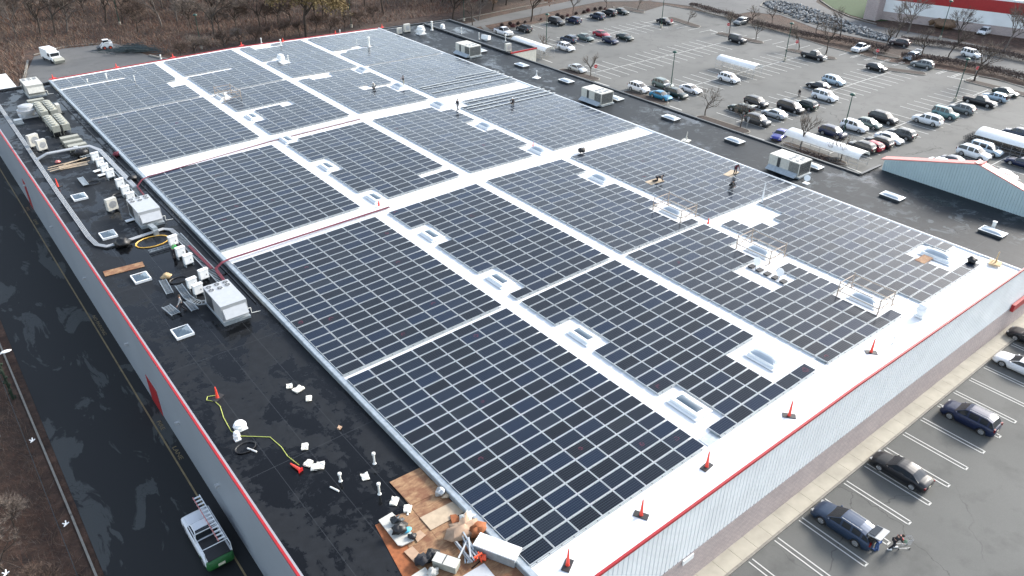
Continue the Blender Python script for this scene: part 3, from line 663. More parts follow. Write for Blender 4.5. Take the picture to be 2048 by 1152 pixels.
def make_car(kind):
    if kind=='pickup': return make_pickup()
    T=TYPES[kind]; root=empty('parked_car'); W=T['W']/2; hl=T['L']/2
    body=car_body(T); wins=MB(); car_top(T,body,wins)
    # mirrors, bumper line, roof rails
    for s in (-1,1): body.box((T['roof'][-1][0]-.25,s*(W+.06),prof(T['belt'],.8)+.02),(.12,.16,.11))
    bo=body.build('body',[PAINT['white']],root,True); bo.material_slots[0].link='OBJECT'
    wo=wins.build('windows',[M['glassdark']],root,True)
    if kind in('suv','bigsuv','wagon','van'):
        rr=MB()
        for s in (-1,1): rr.path([Vector((-1.5,s*W*.66,max(z for _,z in T['roof'])+.06)),Vector((.1,s*W*.66,max(z for _,z in T['roof'])+.06))],.018,5)
        rr.build('roof_rails',M['light_metal'],root)
    wm,rm=wheel_me(T['wr'])
    for sx in (1,-1):
        for s in (1,-1):
            o=bpy.data.objects.new('wheel',wm); COL.objects.link(o); o.parent=root; o.location=(sx*T['wb'],s*(W-.115),T['wr'])
            q=bpy.data.objects.new('rim',rm); COL.objects.link(q); q.parent=o
    zh=prof(T['belt'],hl-.2)
    for s in (1,-1):
        b=MB(); b.box((hl-.19,s*W*.72,zh-.07),(.26,.3,.12),rz=s*-.35); b.build('headlight',M['lens'],root)
        zt2=prof(T['belt'],-hl+.12)
        b=MB(); b.box((-hl+.08,s*W*.76,zt2-.12),(.14,.26,.16 if kind in('sedan','coupe','hatch') else .3),rz=s*.3); b.build('taillight',M['tail'],root)
    b=MB(); b.box((hl-.01,0,.5),(.05,W*1.1,.16)); b.box((hl-.05,0,.32),(.06,W*1.3,.1)); b.build('grille',M['black'],root)
    b=MB(); b.box((-hl-.005,0,.62),(.02,.32,.16)); b.build('plate',M['plate'],root)
    return root
def make_pickup():
    T=dict(L=5.7,W=1.98,belt=[(-2.85,1.05),(-2.8,1.12),(1.1,1.14),(1.35,1.12),(2.35,1.06),(2.7,.95),(2.85,.7)],roof=[(-.75,1.14),(-.62,1.72),(-.4,1.84),(.45,1.84),(.7,1.78),(1.3,1.12)],wb=1.8,wr=.4,pil=[.0,-.68])
    root=empty('parked_car'); W=T['W']/2; hl=T['L']/2; body=car_body(T); wins=MB(); car_top(T,body,wins)
    bo=body.build('body',[PAINT['white']],root,True); bo.material_slots[0].link='OBJECT'
    wins.build('windows',[M['glassdark']],root,True)
    b=MB(); b.bb(-2.72,-.85,-.8,.8,1.0,1.175); b.build('cargo_bed',M['black'],root)
    wm,rm=wheel_me(T['wr'])
    for sx in (1,-1):
        for s in (1,-1):
            o=bpy.data.objects.new('wheel',wm); COL.objects.link(o); o.parent=root; o.location=(sx*T['wb'],s*(W-.115),T['wr'])
            q=bpy.data.objects.new('rim',rm); COL.objects.link(q); q.parent=o
    for s in (1,-1):
        b=MB(); b.box((hl-.12,s*W*.78,.88),(.2,.26,.18)); b.build('headlight',M['lens'],root)
        b=MB(); b.box((-hl+.02,s*W*.9,.9),(.08,.12,.3)); b.build('taillight',M['tail'],root)
    b=MB(); b.box((hl,0,.8),(.05,W*1.1,.26)); b.box((hl+.03,0,.5),(.12,W*1.8,.18)); b.build('grille',M['light_metal'],root)
    b=MB(); b.box((-hl-.02,0,.62),(.02,.32,.16)); b.build('plate',M['plate'],root)
    return root
HEAD={'s':R(-90),'n':R(90),'w':R(180),'e':0.}
def car(u,v,kind,paint,hd,label,cat='car',dz=.7,rot=0):
    if kind not in PROTO: PROTO[kind]=o=make_car(kind)
    else: o=copy_tree(PROTO[kind])
    p=at(u,v,G+dz); o.location=(p.x,p.y,G-.02); o.rotation_euler=(0,0,HEAD[hd]+rot)
    for ch in o.children:
        if ch.name.startswith('body'): ch.material_slots[0].link='OBJECT'; ch.material_slots[0].material=PAINT[paint]
    tag(o,label,cat,'cars parked in the lots'); return o
CARS=[
(1690,1045,'wagon','wagonblue','n','dark blue wagon with raised tailgate, nose to the sidewalk'),
(1803,938,'sedan','black','n','black sedan between the blue wagon and the dark crossover'),
(1941,833,'suv','navy','n','very dark navy crossover nosed against the front sidewalk'),
(2043,728,'coupe','white','n','white sedan at the right edge nosed to the sidewalk'),
(2068,676,'sedan','black','n','black car cut by the right edge, beyond the white sedan'),
(1007,63,'pickup','white','s','white pickup beside the dark roof wing at the back'),
(1048,57,'suv','black','n','black off-road car next to the white pickup at the back'),
(1113,43,'bigsuv','black','s','tall black people carrier left in the rear kerb row'),
(1147,40,'suv','navy','n','navy crossover beside the tall black people carrier'),
(1195,32,'suv','slate','n','slate blue crossover in the middle of the rear kerb row'),
(1219,25,'suv','black','n','black crossover squeezed between two cars in the rear kerb row'),
(1243,22,'sedan','darkgreen','s','dark green sedan at the right end of the rear kerb row'),
(1138,78,'suv','slate','n','slate crossover left of the red sedan, taillights showing'),
(1171,74,'sedan','greengrey','s','grey green sedan just left of the red sedan'),
(1203,67,'sedan','red','s','dark red sedan among dark cars at the back of the lot'),
(1221,80,'hatch','navy','s','navy hatchback in front of the red sedan'),
(1250,73,'sedan','darkgreen','s','dark green sedan right of the red sedan'),
(1132,94,'suv','white','s','white crossover nearest the end wall of the dark roof wing'),
(1330,42,'sedan','black','s','lone black sedan beside the rear island and lamp post'),
(1155,136,'sedan','silver','s','silver sedan beside the first planted island'),
(1278,175,'suv','white','s','white crossover at the second planted island'),
(1326,168,'suv','greengrey','s','grey green off-road wagon behind the lamp post'),
(1322,190,'sedan','teal','s','bright teal blue sedan beside the second planted island'),
(1353,186,'wagon','darkgreen','s','dark green wagon between the teal sedan and a white sedan'),
(1382,177,'sedan','white','s','white sedan right of the dark green wagon'),
(1458,156,'suv','white','s','white crossover under the long white cart shelter'),
(1475,79,'boxy','black','s','boxy black car by an island tree in the upper lot'),
(1482,43,'suv','grey','w','grey crossover nosed out of the far kerb bays'),
(1628,111,'pickup','black','s','black pickup in front of the tree island'),
(1722,96,'pickup','white','w','white pickup in the far kerb bays'),
(1754,134,'hatch','black','s','small black car beside the far island with the stop sign'),
(1824,112,'wagon','paleblue','w','pale blue wagon parked at the far kerb'),
(1845,128,'suv','grey','n','grey crossover driving along the far lane'),
(1800,85,'suv','brown','n','dark brown car driving on the far road behind the hedge'),
(1943,108,'boxy','white','s','white off-roader driving on the far road'),
(1970,62,'van','white','w','white van standing before the red and white store'),
(1668,161,'suv','paleblue','s','pale blue crossover alone in the fourth row'),
(1637,170,'sedan','black','n','black sedan behind the pale blue crossover'),
(1650,192,'bigsuv','white','s','large white off-road wagon in front of the black sedan'),
(1513,204,'suv','black','s','black crossover left of the silver sedan'),
(1482,216,'wagon','darkgreen','n','dark green wagon behind the bare tree of the third island'),
(1516,240,'suv','darkgrey','s','dark grey crossover nearest the third island'),
(1549,226,'sedan','silver','n','silver sedan between dark grey crossover and black minivan'),
(1582,214,'van','black','s','black minivan next to the silver sedan'),
(1611,209,'suv','darkgreen','n','dark green crossover half hidden by the black minivan'),
(1560,268,'coupe','royal','w','royal blue coupe crossing the lane near the white shelter'),
(1666,264,'suv','navy','s','navy crossover behind the near white cart shelter'),
(1709,252,'suv','white','s','white crossover beside the lamp post behind the near shelter'),
(1739,246,'hatch','greengrey','s','grey green hatchback right of the white crossover'),
(1767,236,'bigsuv','black','s','large black off-road wagon at the centre line, fifth row'),
(1803,267,'suv','darkgrey','n','dark grey crossover in front of the large black wagon'),
(1779,275,'sedan','white','s','white sedan between two dark cars near the shelter'),
(1758,284,'suv','black','n','black crossover between white sedan and red car'),
(1741,290,'hatch','red','n','red hatchback among the cars behind the near shelter'),
(1722,293,'suv','black','n','black crossover at the open end of the near white shelter'),
(1855,239,'bigsuv','white','n','large white off-road wagon with black wheels by the centre line'),
(1891,227,'boxy','tealgreen','s','teal green off-road wagon right of the large white one'),
(1923,217,'suv','grey','n','grey crossover at the foot of the right lamp post'),
(1960,202,'pickup','black','s','long black pickup left of the pale blue wagon row end'),
(1990,193,'wagon','paleblue','n','pale blue wagon beside the long black pickup'),
(2012,183,'sedan','darkgreen','s','dark sedan at the kerb end of the right row'),
(1948,306,'bigsuv','white','s','white crossover nearest the gabled facade coping'),
(1972,298,'van','paleblue','s','pale blue minivan beside the right cart shelter'),
(1912,322,'sedan','slate','s','slate sedan partly hidden behind the gable coping'),
(1886,327,'sedan','white','s','white car mostly hidden behind the gable coping'),
(2000,348,'sedan','white','n','white sedan just beyond the sloping red coping'),
(2045,324,'sedan','navy','n','navy sedan at the right edge below the cart shelter'),
(2036,266,'suv','slate','n','slate car behind the right cart shelter'),
]
for cdef in CARS:
    u,v,k,pn,hd,lb=cdef; o=car(u,v,k,pn,hd,lb,rot=rnd.uniform(-.03,.03)+(.25 if lb.startswith('royal') else 0)+(-.3 if 'off-roader driving' in lb else 0)+(.12 if 'driving' in lb else 0), cat='pickup truck' if k=='pickup' else ('van' if k=='van' else 'car'))
    if 'raised tailgate' in lb:
        W_=TYPES['wagon']
        b=MB(); b.box((-2.42,0,1.72),(.95,1.35,.07),ry=.18); b.box((-2.62,0,1.76),(.42,1.1,.05),ry=.18,m=0); tg=b.build('tailgate',[M['light_metal']],o)
        b=MB(); b.box((-2.2,0,1.775),(.5,1.15,.02),ry=.18); b.build('tailgate_window',M['glassdark'],tg)
        b=MB(); b.bb(-2.44,-1.9,-.62,.62,.75,1.35); b.build('open_boot',M['black'],o)
# service pickup with ladder rack in the side road
p=at(412,1068,G+1.0)
tk=tag(empty('pickup_truck',(p.x,p.y,G-.02),R(90)),'white and green pickup with a ladder rack in the shaded side road','pickup truck')
b=MB(); T=dict(L=5.7,W=2.0,belt=[(-2.85,1.05),(-2.8,1.12),(1.1,1.14),(1.35,1.12),(2.35,1.06),(2.7,.95),(2.85,.7)],roof=[(-.35,1.14),(-.25,1.72),(-.05,1.84),(.55,1.84),(.8,1.78),(1.4,1.12)],wb=1.8,wr=.4,pil=[-.3])
wn=MB(); bd=car_body(T); car_top(T,bd,wn); bo=bd.build('body',[PAINT['white'],M['bladegreen']],tk,True)
for pl in bo.data.polygons:
    if pl.center.x<-2.6 or (pl.center.x<-1.0 and pl.center.z<.8): pl.material_index=1
wn.build('windows',M['glassdark'],tk,True)
b=MB(); b.bb(-2.7,-.5,-.8,.8,.98,1.19); b.build('cargo_bed',M['black'],tk)
wm,rm=wheel_me(.4)
for sx in(1,-1):
    for s in (1,-1):
        o=bpy.data.objects.new('wheel',wm); COL.objects.link(o); o.parent=tk; o.location=(sx*1.8,s*.885,.4); q=bpy.data.objects.new('rim',rm); COL.objects.link(q); q.parent=o
b=MB()
for s in (-1,1):
    for x in (-2.65,-.5): b.path([Vector((x,s*.92,1.15)),Vector((x,s*.9,1.95))],.035)
    b.path([Vector((-2.65,s*.9,1.95)),Vector((1.6,s*.9,1.95))],.035)
for x in (-2.2,-.5): b.path([Vector((x,-.9,1.95)),Vector((x,.9,1.95))],.035)
b.build('ladder_rack',M['white_paint'],tk)
b=MB(); b.box((-2.87,0,.62),(.02,.5,.22)); b.build('plate',M['plate'],tk)
ld=tag(empty('ladder',(p.x+.55,p.y,G+1.99),R(90)),'pale extension ladder strapped on the rack of the side road pickup','ladder')
for s in (-1,1):
    b=MB(); b.bars([Vector((-2.1,s*.24,0)),Vector((3.0,s*.24,0))],.05,.09); b.build('side_rail',M['pink'] if s>0 else M['white_paint'],ld)
for k in range(13):
    b=MB(); b.bars([Vector((-1.95+.4*k,-.24,0)),Vector((-1.95+.4*k,.24,0))],.14,.04); b.build('rung',M['white_paint'],ld)
# ================================================================ people
def person(loc,rz,pose,cl,label,group=None,bend=0):
    """skinned figure; pose = joint dict in metres, facing +x"""
    J=dict(pel=(0,0,.95),ch=(.02,0,1.35),nk=(.02,0,1.5),hd=(.04,0,1.68),ls=(0,.2,1.42),le=(.05,.27,1.15),lh=(.18,.25,.92),rs=(0,-.2,1.42),re=(.05,-.27,1.15),rh=(.18,-.25,.92),
           lhp=(0,.1,.92),lk=(.05,.12,.5),lf=(0,.12,.08),ltoe=(.2,.13,.05),rhp=(0,-.1,.92),rk=(.05,-.12,.5),rf=(-.05,-.12,.08),rtoe=(.15,-.13,.05)); J.update(pose)
    root=tag(empty('person',loc,rz),label,'person',group)
    def skin(name,chain,m,lv=1):
        keys=[];ed=[];rad=[]
        for a,b_,ra,rb in chain:
            for k,r_ in ((a,ra),(b_,rb)):
                if k not in keys: keys.append(k); rad.append(r_)
            ed.append((keys.index(a),keys.index(b_)))
        me=bpy.data.meshes.new(name); me.from_pydata([J[k] for k in keys],ed,[]); me.materials.append(m)
        o=bpy.data.objects.new(name,me); COL.objects.link(o); o.parent=root
        md=o.modifiers.new('s','SKIN'); md.use_smooth_shade=True
        if not me.skin_vertices: 
            bpy.context.view_layer.objects.active=o; bpy.ops.mesh.customdata_skin_add()
        for i,r_ in enumerate(rad): me.skin_vertices[0].data[i].radius=(r_,r_)
        me.skin_vertices[0].data[0].use_root=True
        s=o.modifiers.new('d','SUBSURF'); s.levels=lv; s.render_levels=lv
        return o
    # body: head, neck, trunk, limbs, hands with five fingers each
    ch=[('pel','ch',.12,.13),('ch','nk',.13,.055),('nk','hd',.055,.085),('ch','ls',.13,.06),('ls','le',.06,.045),('le','lh',.045,.032),('ch','rs',.13,.06),('rs','re',.06,.045),('re','rh',.045,.032),
        ('pel','lhp',.12,.1),('lhp','lk',.1,.065),('lk','lf',.065,.045),('lf','ltoe',.045,.035),('pel','rhp',.12,.1),('rhp','rk',.1,.065),('rk','rf',.065,.045),('rf','rtoe',.045,.035)]
    for s in 'lr':
        h=Vector(J[s+'h']); e=Vector(J[s+'e']); d=(h-e).normalized(); sd_=Vector((0,1 if s=='l' else -1,0)); up=d.cross(sd_).normalized(); sd2=up.cross(d)
        for k in range(5):
            off=sd2*(-.032+.016*k) if k<4 else -sd2*.05
            J[s+'f%d'%k]=tuple(h+d*(.085+.012*(1-abs(k-1.5))) +off + up*.01) if k<4 else tuple(h+d*.05+off)
            J[s+'g%d'%k]=tuple(Vector(J[s+'f%d'%k])+d*.05-up*.03)
            ch+=[(s+'h',s+'f%d'%k,.032,.011),(s+'f%d'%k,s+'g%d'%k,.011,.009)]
    skin('body',ch,M['skin'])
    skin('jacket',[('pel','ch',.145,.17),('ch','nk',.17,.075),('ch','ls',.17,.085),('ls','le',.085,.065),('le','lh',.065,.045),('ch','rs',.17,.085),('rs','re',.085,.065),('re','rh',.065,.045)],M[cl[0]])
    skin('trousers',[('pel','lhp',.14,.115),('lhp','lk',.115,.085),('lk','lf',.085,.07),('pel','rhp',.14,.115),('rhp','rk',.115,.085),('rk','rf',.085,.07)],M[cl[1]])
    b=MB(); hd=J['hd']; b.blob((hd[0]-.012,hd[1],hd[2]+.04),.115,3,(1,.92,1.0),rough=.04,n=12); b.build('helmet' if cl[2] in('white_paint',) else 'hair',M[cl[2]],root,True)
    b=MB(); b.box((hd[0]+.085,hd[1],hd[2]-.01),(.03,.02,.035)); 
    for s in(-1,1): b.box((hd[0]+.078,hd[1]+s*.03,hd[2]+.015),(.012,.018,.01),m=1)
    b.box((hd[0]+.076,hd[1],hd[2]-.045),(.01,.04,.008),m=1); b.build('face',[M['skin'],M['hair']],root)
    for s in 'lr':
        b=MB(); f=Vector(J[s+'f']);t_=Vector(J[s+'toe']); c=(f+t_)/2; c.z-=.01; b.box(c,((t_-f).length+.12,.1,.09),rz=math.atan2((t_-f).y,(t_-f).x)); b.build('shoe',M[cl[3]],root)
    return root
bendp=dict(ch=(.28,0,1.2),nk=(.40,0,1.3),hd=(.52,0,1.38),ls=(.3,.19,1.25),le=(.45,.22,1.0),lh=(.58,.2,.85),rs=(.3,-.19,1.25),re=(.45,-.22,1.0),rh=(.58,-.2,.85))
crouch=dict(pel=(-.1,0,.42),ch=(.1,0,.75),nk=(.2,0,.88),hd=(.28,0,1.0),ls=(.1,.19,.8),le=(.3,.25,.55),lh=(.45,.18,.35),rs=(.1,-.19,.8),re=(.3,-.25,.55),rh=(.45,-.18,.35),lhp=(-.08,.12,.4),lk=(.3,.17,.48),lf=(.05,.15,.08),ltoe=(.22,.16,.05),rhp=(-.08,-.12,.4),rk=(.28,-.2,.2),rf=(-.1,-.15,.08),rtoe=(.08,-.16,.05))
kneel=dict(pel=(-.35,0,.55),ch=(.1,0,.62),nk=(.25,0,.66),hd=(.38,0,.7),ls=(.12,.19,.62),le=(.22,.25,.35),lh=(.35,.22,.08),rs=(.12,-.19,.62),re=(.22,-.25,.35),rh=(.35,-.22,.08),lhp=(-.38,.11,.52),lk=(-.25,.14,.1),lf=(-.65,.13,.09),ltoe=(-.8,.13,.05),rhp=(-.38,-.11,.52),rk=(-.3,-.16,.1),rf=(-.7,-.15,.09),rtoe=(-.85,-.15,.05))
walk=dict(lk=(.18,.12,.52),lf=(.25,.12,.08),ltoe=(.45,.13,.06),rk=(.0,-.12,.5),rf=(-.3,-.12,.12),rtoe=(-.12,-.13,.05))
def gl(u,v): q=at(u,v,G); return (q.x,q.y,G-.02)
p=gl(1752,1100); person(p,R(80),dict(bendp,lh=(.55,.2,1.0),rh=(.55,-.2,1.0)),('greycloth','jeans','hair','jeans'),'person in grey top and blue jeans leaning into the open wagon')
p2=gl(1783,1097); person(p2,R(-40),dict(bendp,**walk),('black','dkcloth','hair','white_paint'),'person in black top and white shoes pushing the shopping cart')
p=gl(1598,193); person(p,R(200),dict(bendp),('black','dkcloth','hair','black'),'person in black top walking between parking rows')
def rl(u,v,dz=.24): q=atroof(u,v); return (q.x,q.y,q.z+dz)
G1='workers on the white roof'
person(rl(807.5,173,0),R(160),dict(lh=(.3,.3,1.3),rh=(.3,-.3,1.35)),('dkcloth','beige','dkcloth','black'),'worker standing beside the upright ladder on the far roof',G1)
person(rl(749,180,.22),R(200),crouch,('offwhite','dkcloth','white_paint','black'),'worker crouching at a gap among the far panels',G1)
person(rl(915.5,221,0),R(190),walk,('dkcloth','greycloth','dkcloth','black'),'worker in dark jacket carrying a long rail along the aisle',G1)
person(rl(1026,212,.24),R(200),crouch,('dkcloth','dkcloth','white_paint','black'),'worker crouching over the loose white strips',G1)
person(rl(1319,366,.24),R(-35),kneel,('black','dkcloth','black','black'),'worker in black kneeling on a pale board, left of the three',G1)
person(rl(1469,352,.24),R(-120),bendp,('maroon','dkcloth','hair','black'),'worker in dark red top bending over a pale board',G1)
person(rl(1461,380,.24),R(-80),crouch,('black','black','dkcloth','black'),'worker in black crouching in front of the red topped one',G1)
def sl_(u,v): q=at(u,v,ZL); return (q.x,q.y,ZL)
person(sl_(366,624),R(170),dict(walk,le=(.2,.4,1.2),lh=(.35,.6,1.1)),('greycloth','dkcloth','hair','black'),'worker in grey top between cable tray pieces on the dark roof','workers on the dark roof')
person(sl_(349,516),R(30),bendp,('greencloth','dkcloth','white_paint','black'),'worker in green shirt and white helmet at the white cabinets','workers on the dark roof')
# boards under the kneeling workers, loose rail carried
for (u,v),rz,lb in (((1309,366),R(-5),'pale board under the worker in black'),((1462,350),R(10),'pale board under the worker in dark red')):
    q=Vector(rl(u,v,.222)); b=MB(); b.box((0,0,0),(2.2,1.1,.02)); tag(b.build('board',M['plylight'],loc=q,rz=rz),lb,'board','boards on the panels')
q=Vector(rl(1847,522,.225)); b=MB(); b.box((0,0,0),(1.9,1.0,.02)); tag(b.build('board',M['ply'],loc=q),'rust stained board lying on a panel by the right skylight','board','boards on the panels')
q=Vector(rl(915,221,1.1)); b=MB(); b.bars([Vector((-1.7,.35,0)),Vector((1.7,-.35,0))],.12,.05); tag(b.build('metal_rail',M['light_metal'],loc=q),'long rail carried by the worker in the aisle','rail')
# shopping cart
q=at(1806,1094,G); ct=tag(empty('shopping_cart',(q.x,q.y,G-.02),R(-35)),'grey wire shopping cart with red handle and seat flaps beside the shoppers','shopping cart')
b=MB()
for z in (.45,.6,.75,.9,1.0):
    k=.8+.2*(z-.45)/.55; b.path([Vector((-.42*k,-.26*k,z)),Vector((.45*k,-.2*k,z)),Vector((.45*k,.2*k,z)),Vector((-.42*k,.26*k,z)),Vector((-.42*k,-.26*k,z))],.008,4)
for i in range(9):
    x=-.42+.87*i/8
    for s in (-1,1): b.path([Vector((x*.8,s*.2,.45)),Vector((x,s*(.26-.06*i/8),1.0))],.005,3)
    b.path([Vector((x*.8,-.2,.45)),Vector((x*.8,.2,.45))],.005,3)
b.build('basket',M['light_metal'],ct)
b=MB()
for s in (-1,1): b.path([Vector((.4,s*.18,.12)),Vector((-.5,s*.24,.15)),Vector((-.42,s*.26,.5)),Vector((-.55,s*.27,1.05))],.014,6)
b.build('cart_frame',M['grey_metal'],ct)
b=MB(); b.path([Vector((-.56,-.28,1.05)),Vector((-.56,.28,1.05))],.02,8); b.build('handle',M['red'],ct)
for s in (-1,1):
    b=MB(); b.box((-.38,s*.13,1.04),(.04,.2,.14),ry=.4); b.build('seat_flap',M['red'],ct)
for sx in (-.45,.4):
    for s in (-1,1): b=MB(); b.lathe((sx,s*.2,.06),[(.02,-.015),(.06,-.015),(.06,.015),(.02,.015)],10,axis=Vector((0,1,0))); b.build('wheel',M['rubber'],ct)
b=MB(); b.blob((0,0,.15),.17,4,(1,.8,1)); tag(b.build('shopping_bag',M['bladegreen'],loc=(q.x,q.y,G+.42)),'green bag inside the shopping cart','bag')
# ================================================================ rooftop equipment
def rtu(name,loc,rz,lx,ly,h,fans,label,group,sloped=True,cab='light_metal',louv=False):
    """packaged rooftop unit: base rail, cabinet, hood, fans in the lid"""
    r=tag(empty(name,loc,rz),label,'air conditioner',group)
    b=MB(); b.bb(-lx/2-.05,lx/2+.05,-ly/2-.25,ly/2,0,.22); b.build('base_rail',M['galv'],r)
    b=MB(); y0=-ly/2
    if sloped:
        b.bb(-lx/2,lx/2,y0,ly/2,.22,h)
        b.add([(-lx/2+.12,y0,h*.82),(lx/2-.12,y0,h*.82),(lx/2-.12,y0-.55,h*.42),(-lx/2+.12,y0-.55,h*.42),(-lx/2+.12,y0,.4),(lx/2-.12,y0,.4)],[(0,3,2,1),(3,4,5,2),(0,4,3),(1,2,5)])
    else: b.bb(-lx/2,lx/2,y0,ly/2,.22,h)
    for k in range(1,5): b.bb(-lx/2-.01,-lx/2+.0,y0+ly*k/5-.015,y0+ly*k/5+.015,.3,h-.1,m=1)
    b.build('cabinet',[M[cab],M['grey_metal']],r)
    b=MB(); b.bb(-lx/2-.015,-lx/2+.3,ly*.12,ly*.22,.3,h-.12,m=0)
    if louv:
        for k in range(14): b.bb(-lx/2-.02,-lx/2-.005,-ly/2+.1+k*.1,-ly/2+.15+k*.1,.3,h-.12)
        for k in range(int(lx/.1)-2): b.bb(-lx/2+.1+k*.1,-lx/2+.15+k*.1,-ly/2-.02,-ly/2-.005,.3,h-.12)
    else: b.bb(-lx/2-.02,-lx/2,-ly*.0,ly*.42,.3,h-.12)
    b.build('intake_grille',M['dark_metal'],r)
    for fx,fy in fans:
        b=MB(); b.lathe((fx,fy,h),[(.29,-.02),(.3,.025),(.27,.03)],18); b.lathe((fx,fy,h+.027),[(.255,0),(.24,.004)],18,m=1)
        for k in range(3): b.box((fx,fy,h+.035),(.5,.03,.01),rz=k*math.pi/3,m=0)
        b.build('fan',[M['light_metal'],M['black']],r)
    if not louv:
        b=MB(); b.path([Vector((lx/2,-ly/2+.4,.6)),Vector((lx/2+.35,-ly/2+.35,.6)),Vector((lx/2+.35,-ly/2+.35,.05)),Vector((lx/2+1.1,-ly/2+.2,.05))],.03,6); b.build('pipe',M['pvc'],r)
    return r
F6=[(-.75,1.7),(-.0,1.75),(.75,1.7),(-.75,1.05),(0,1.0),(.75,1.15)]
gu='large air conditioning units on the dark roof'
rtu('rooftop_air_conditioner',(-3.35,38.45,ZL),0,2.3,4.25,1.85,F6,'large grey roof unit with six fans beside the curved cable tray',gu)
rtu('rooftop_air_conditioner',(-3.35,61.6,ZL),0,2.3,4.2,1.85,F6,'large grey roof unit with six fans beside the metal duct',gu)
rtu('rooftop_air_conditioner',(-3.5,117.1,ZL),0,2.4,4.6,1.85,F6,'pale roof unit at the far end behind the fan banks',gu,cab='offwhite')
FR=[(-.6,-.4),(0,-.4),(.6,-.4),(-.5,-1.2),(.2,-1.2),(.7,-1.5)]
def rr(x,y,lb,k=1.):
    r=rtu('rooftop_air_conditioner',(x,y,ZL+.1),0,2.6*k,4.4*k,1.95,[(-.75,-.5),(0,-.45),(.75,-.4),(-.7,-1.4),(.1,-1.5),(.8,-1.3)],lb,'tall roof units on the right dark roof',sloped=False,louv=True,cab='offwhite')
    b=MB(); b.add([(-1.3*k,-2.1,.1),(-1.3*k,2.1,.1),(-2.0*k,2.1,.16),(-2.0*k,-2.1,.16),(-1.3*k,-2.1,.62),(-1.3*k,2.1,.62)],[(0,1,2,3),(2,5,4,3),(0,3,4),(1,5,2)]); b.build('air_hood',M['galv'],r); return r
rr(64.6,95.3,'tall roof unit with brown louvres farthest along the right roof'); rr(64.6,61.2,'tall roof unit standing by the second planted island side'); rr(64.8,26.6,'tall roof unit nearest the teal gable with dish beside it')
def bank(x,y,lb):
    r=tag(empty('condenser_bank',(x,y,ZL)),lb,'condenser','twin fan condenser banks on the dark roof')
    for s in (-1,1):
        b=MB()
        for yy_ in (-2.3,0,2.3): b.bb(s*.62-.45,s*.62-.4,yy_-.04,yy_+.04,0,.8); b.bb(s*.62+.4,s*.62+.45,yy_-.04,yy_+.04,0,.8)
        b.build('leg_frame',M['beige'],r)
        b=MB(); b.bb(s*.62-.52,s*.62+.52,-2.55,2.55,.8,1.5); b.bb(s*.62-.46,s*.62+.46,-2.9,-2.56,.7,1.55); b.build('cabinet',M['beige'],r)
        for k in range(5):
            b=MB(); b.lathe((s*.62,-1.95+k*.98,1.5),[(.36,0),(.37,.16),(.33,.16)],16); b.lathe((s*.62,-1.95+k*.98,1.6),[(.32,0),(.3,.003)],16,m=1); b.build('fan',[M['beige'],M['black']],r)
    return r
bank(-4.3,104.3,'farther condenser bank with two rows of round fans'); bank(-4.4,97.0,'nearer condenser bank with two rows of round fans')
for i,(x,y) in enumerate(((-4.2,91.3),(-4.2,89.4),(-4.1,87.6),(-4.4,110.9))):
    b=MB(); b.bb(-1.1,1.1,-.5,.5,.55,.75)
    for s in (-1,1): b.bb(s*1.05-.05,s*1.05+.05,-.5,-.4,0,.55); b.bb(s*1.05-.05,s*1.05+.05,.4,.5,0,.55)
    b.bb(-1.1,1.1,-.52,-.46,.2,.8)
    tag(b.build('support_frame',M['beige'],loc=(x,y,ZL)),['low beige steel frame right in front of the nearer condenser bank','second low beige steel frame before the condenser banks','low beige steel frame nearest the cable tray bend','low beige steel frame behind the farther condenser bank'][i],'steel frame','low beige steel frames on the dark roof')
def smallac(u,v,lb,z=ZL,m='offwhite',rz=0,s=1.,fan=True):
    q=at(u,v,z+.1); r=tag(empty('condenser_unit',(q.x,q.y,z),rz),lb,'condenser','small condenser units on the flat roofs')
    b=MB(); b.bb(-.5*s,.5*s,-.22*s,.22*s,.2,1.15*s+.2); b.build('cabinet',M[m],r)
    if fan: b=MB(); b.lathe((.05*s,-.225*s,.75*s),[(.36*s,-.005),(.36*s,.01)],16,axis=Vector((0,-1,0))); b.build('fan_guard',M['grey_metal'],r)
    b=MB()
    for t in (-.35,.35): b.bb(t*s-.05,t*s+.05,-.6,.6,.0,.2)
    b.build('sleeper',M['dark_metal'] if z==ZL else M['wood'],r); return r
smallac(119,226,'white condenser unit beside the farther condenser bank',rz=R(90),s=1.1,fan=False)
smallac(70,292,'white ribbed condenser unit by the conduit line',s=1.3,rz=R(20)); smallac(86,300,'white condenser unit in front of the ribbed one',s=1.15,rz=R(20))
smallac(226,420,'pale condenser unit on wooden sleepers before the six-fan unit',s=1.15,rz=R(15))
smallac(799,68,'left small condenser unit at the rear right roof corner'); smallac(814,64,'taller small condenser unit at the rear right roof corner',s=1.3)
smallac(1016,103,'white condenser unit on the wing roof near the red coping',z=ZL+.1,s=1.2)
def mush(u,v,lb,z,r=.45,h=.7,m='white_paint',nm='exhaust_fan'):
    q=at(u,v,z); b=MB(); b.lathe((0,0,0),[(r*.75,0),(r*.75,h*.35),(r*1.1,h*.38),(r*1.1,h*.62),(r*.9,h*.68),(r*.85,h*.92),(r*.5,h)],20)
    b.bb(-r,r,-r,r,0,h*.12)
    return tag(b.build(nm,M[m],loc=q,smooth=False),lb,'roof fan','roof fans and vents')
mush(57,232,'big grey mushroom fan beside the condenser banks',ZL,1.15,1.7,'light_metal'); mush(481,856,'squat white mushroom vent at the yellow rope',ZL,.42,.55)
mush(842,68,'bulky white roof fan at the rear right roof corner',ZL,.8,1.6); mush(885,57,'white domed fan on the wing roof far corner',ZL+.1,.45,.9)
mush(475,879,'goose white vent beside the mushroom vent on the dark roof',ZL,.22,.75)
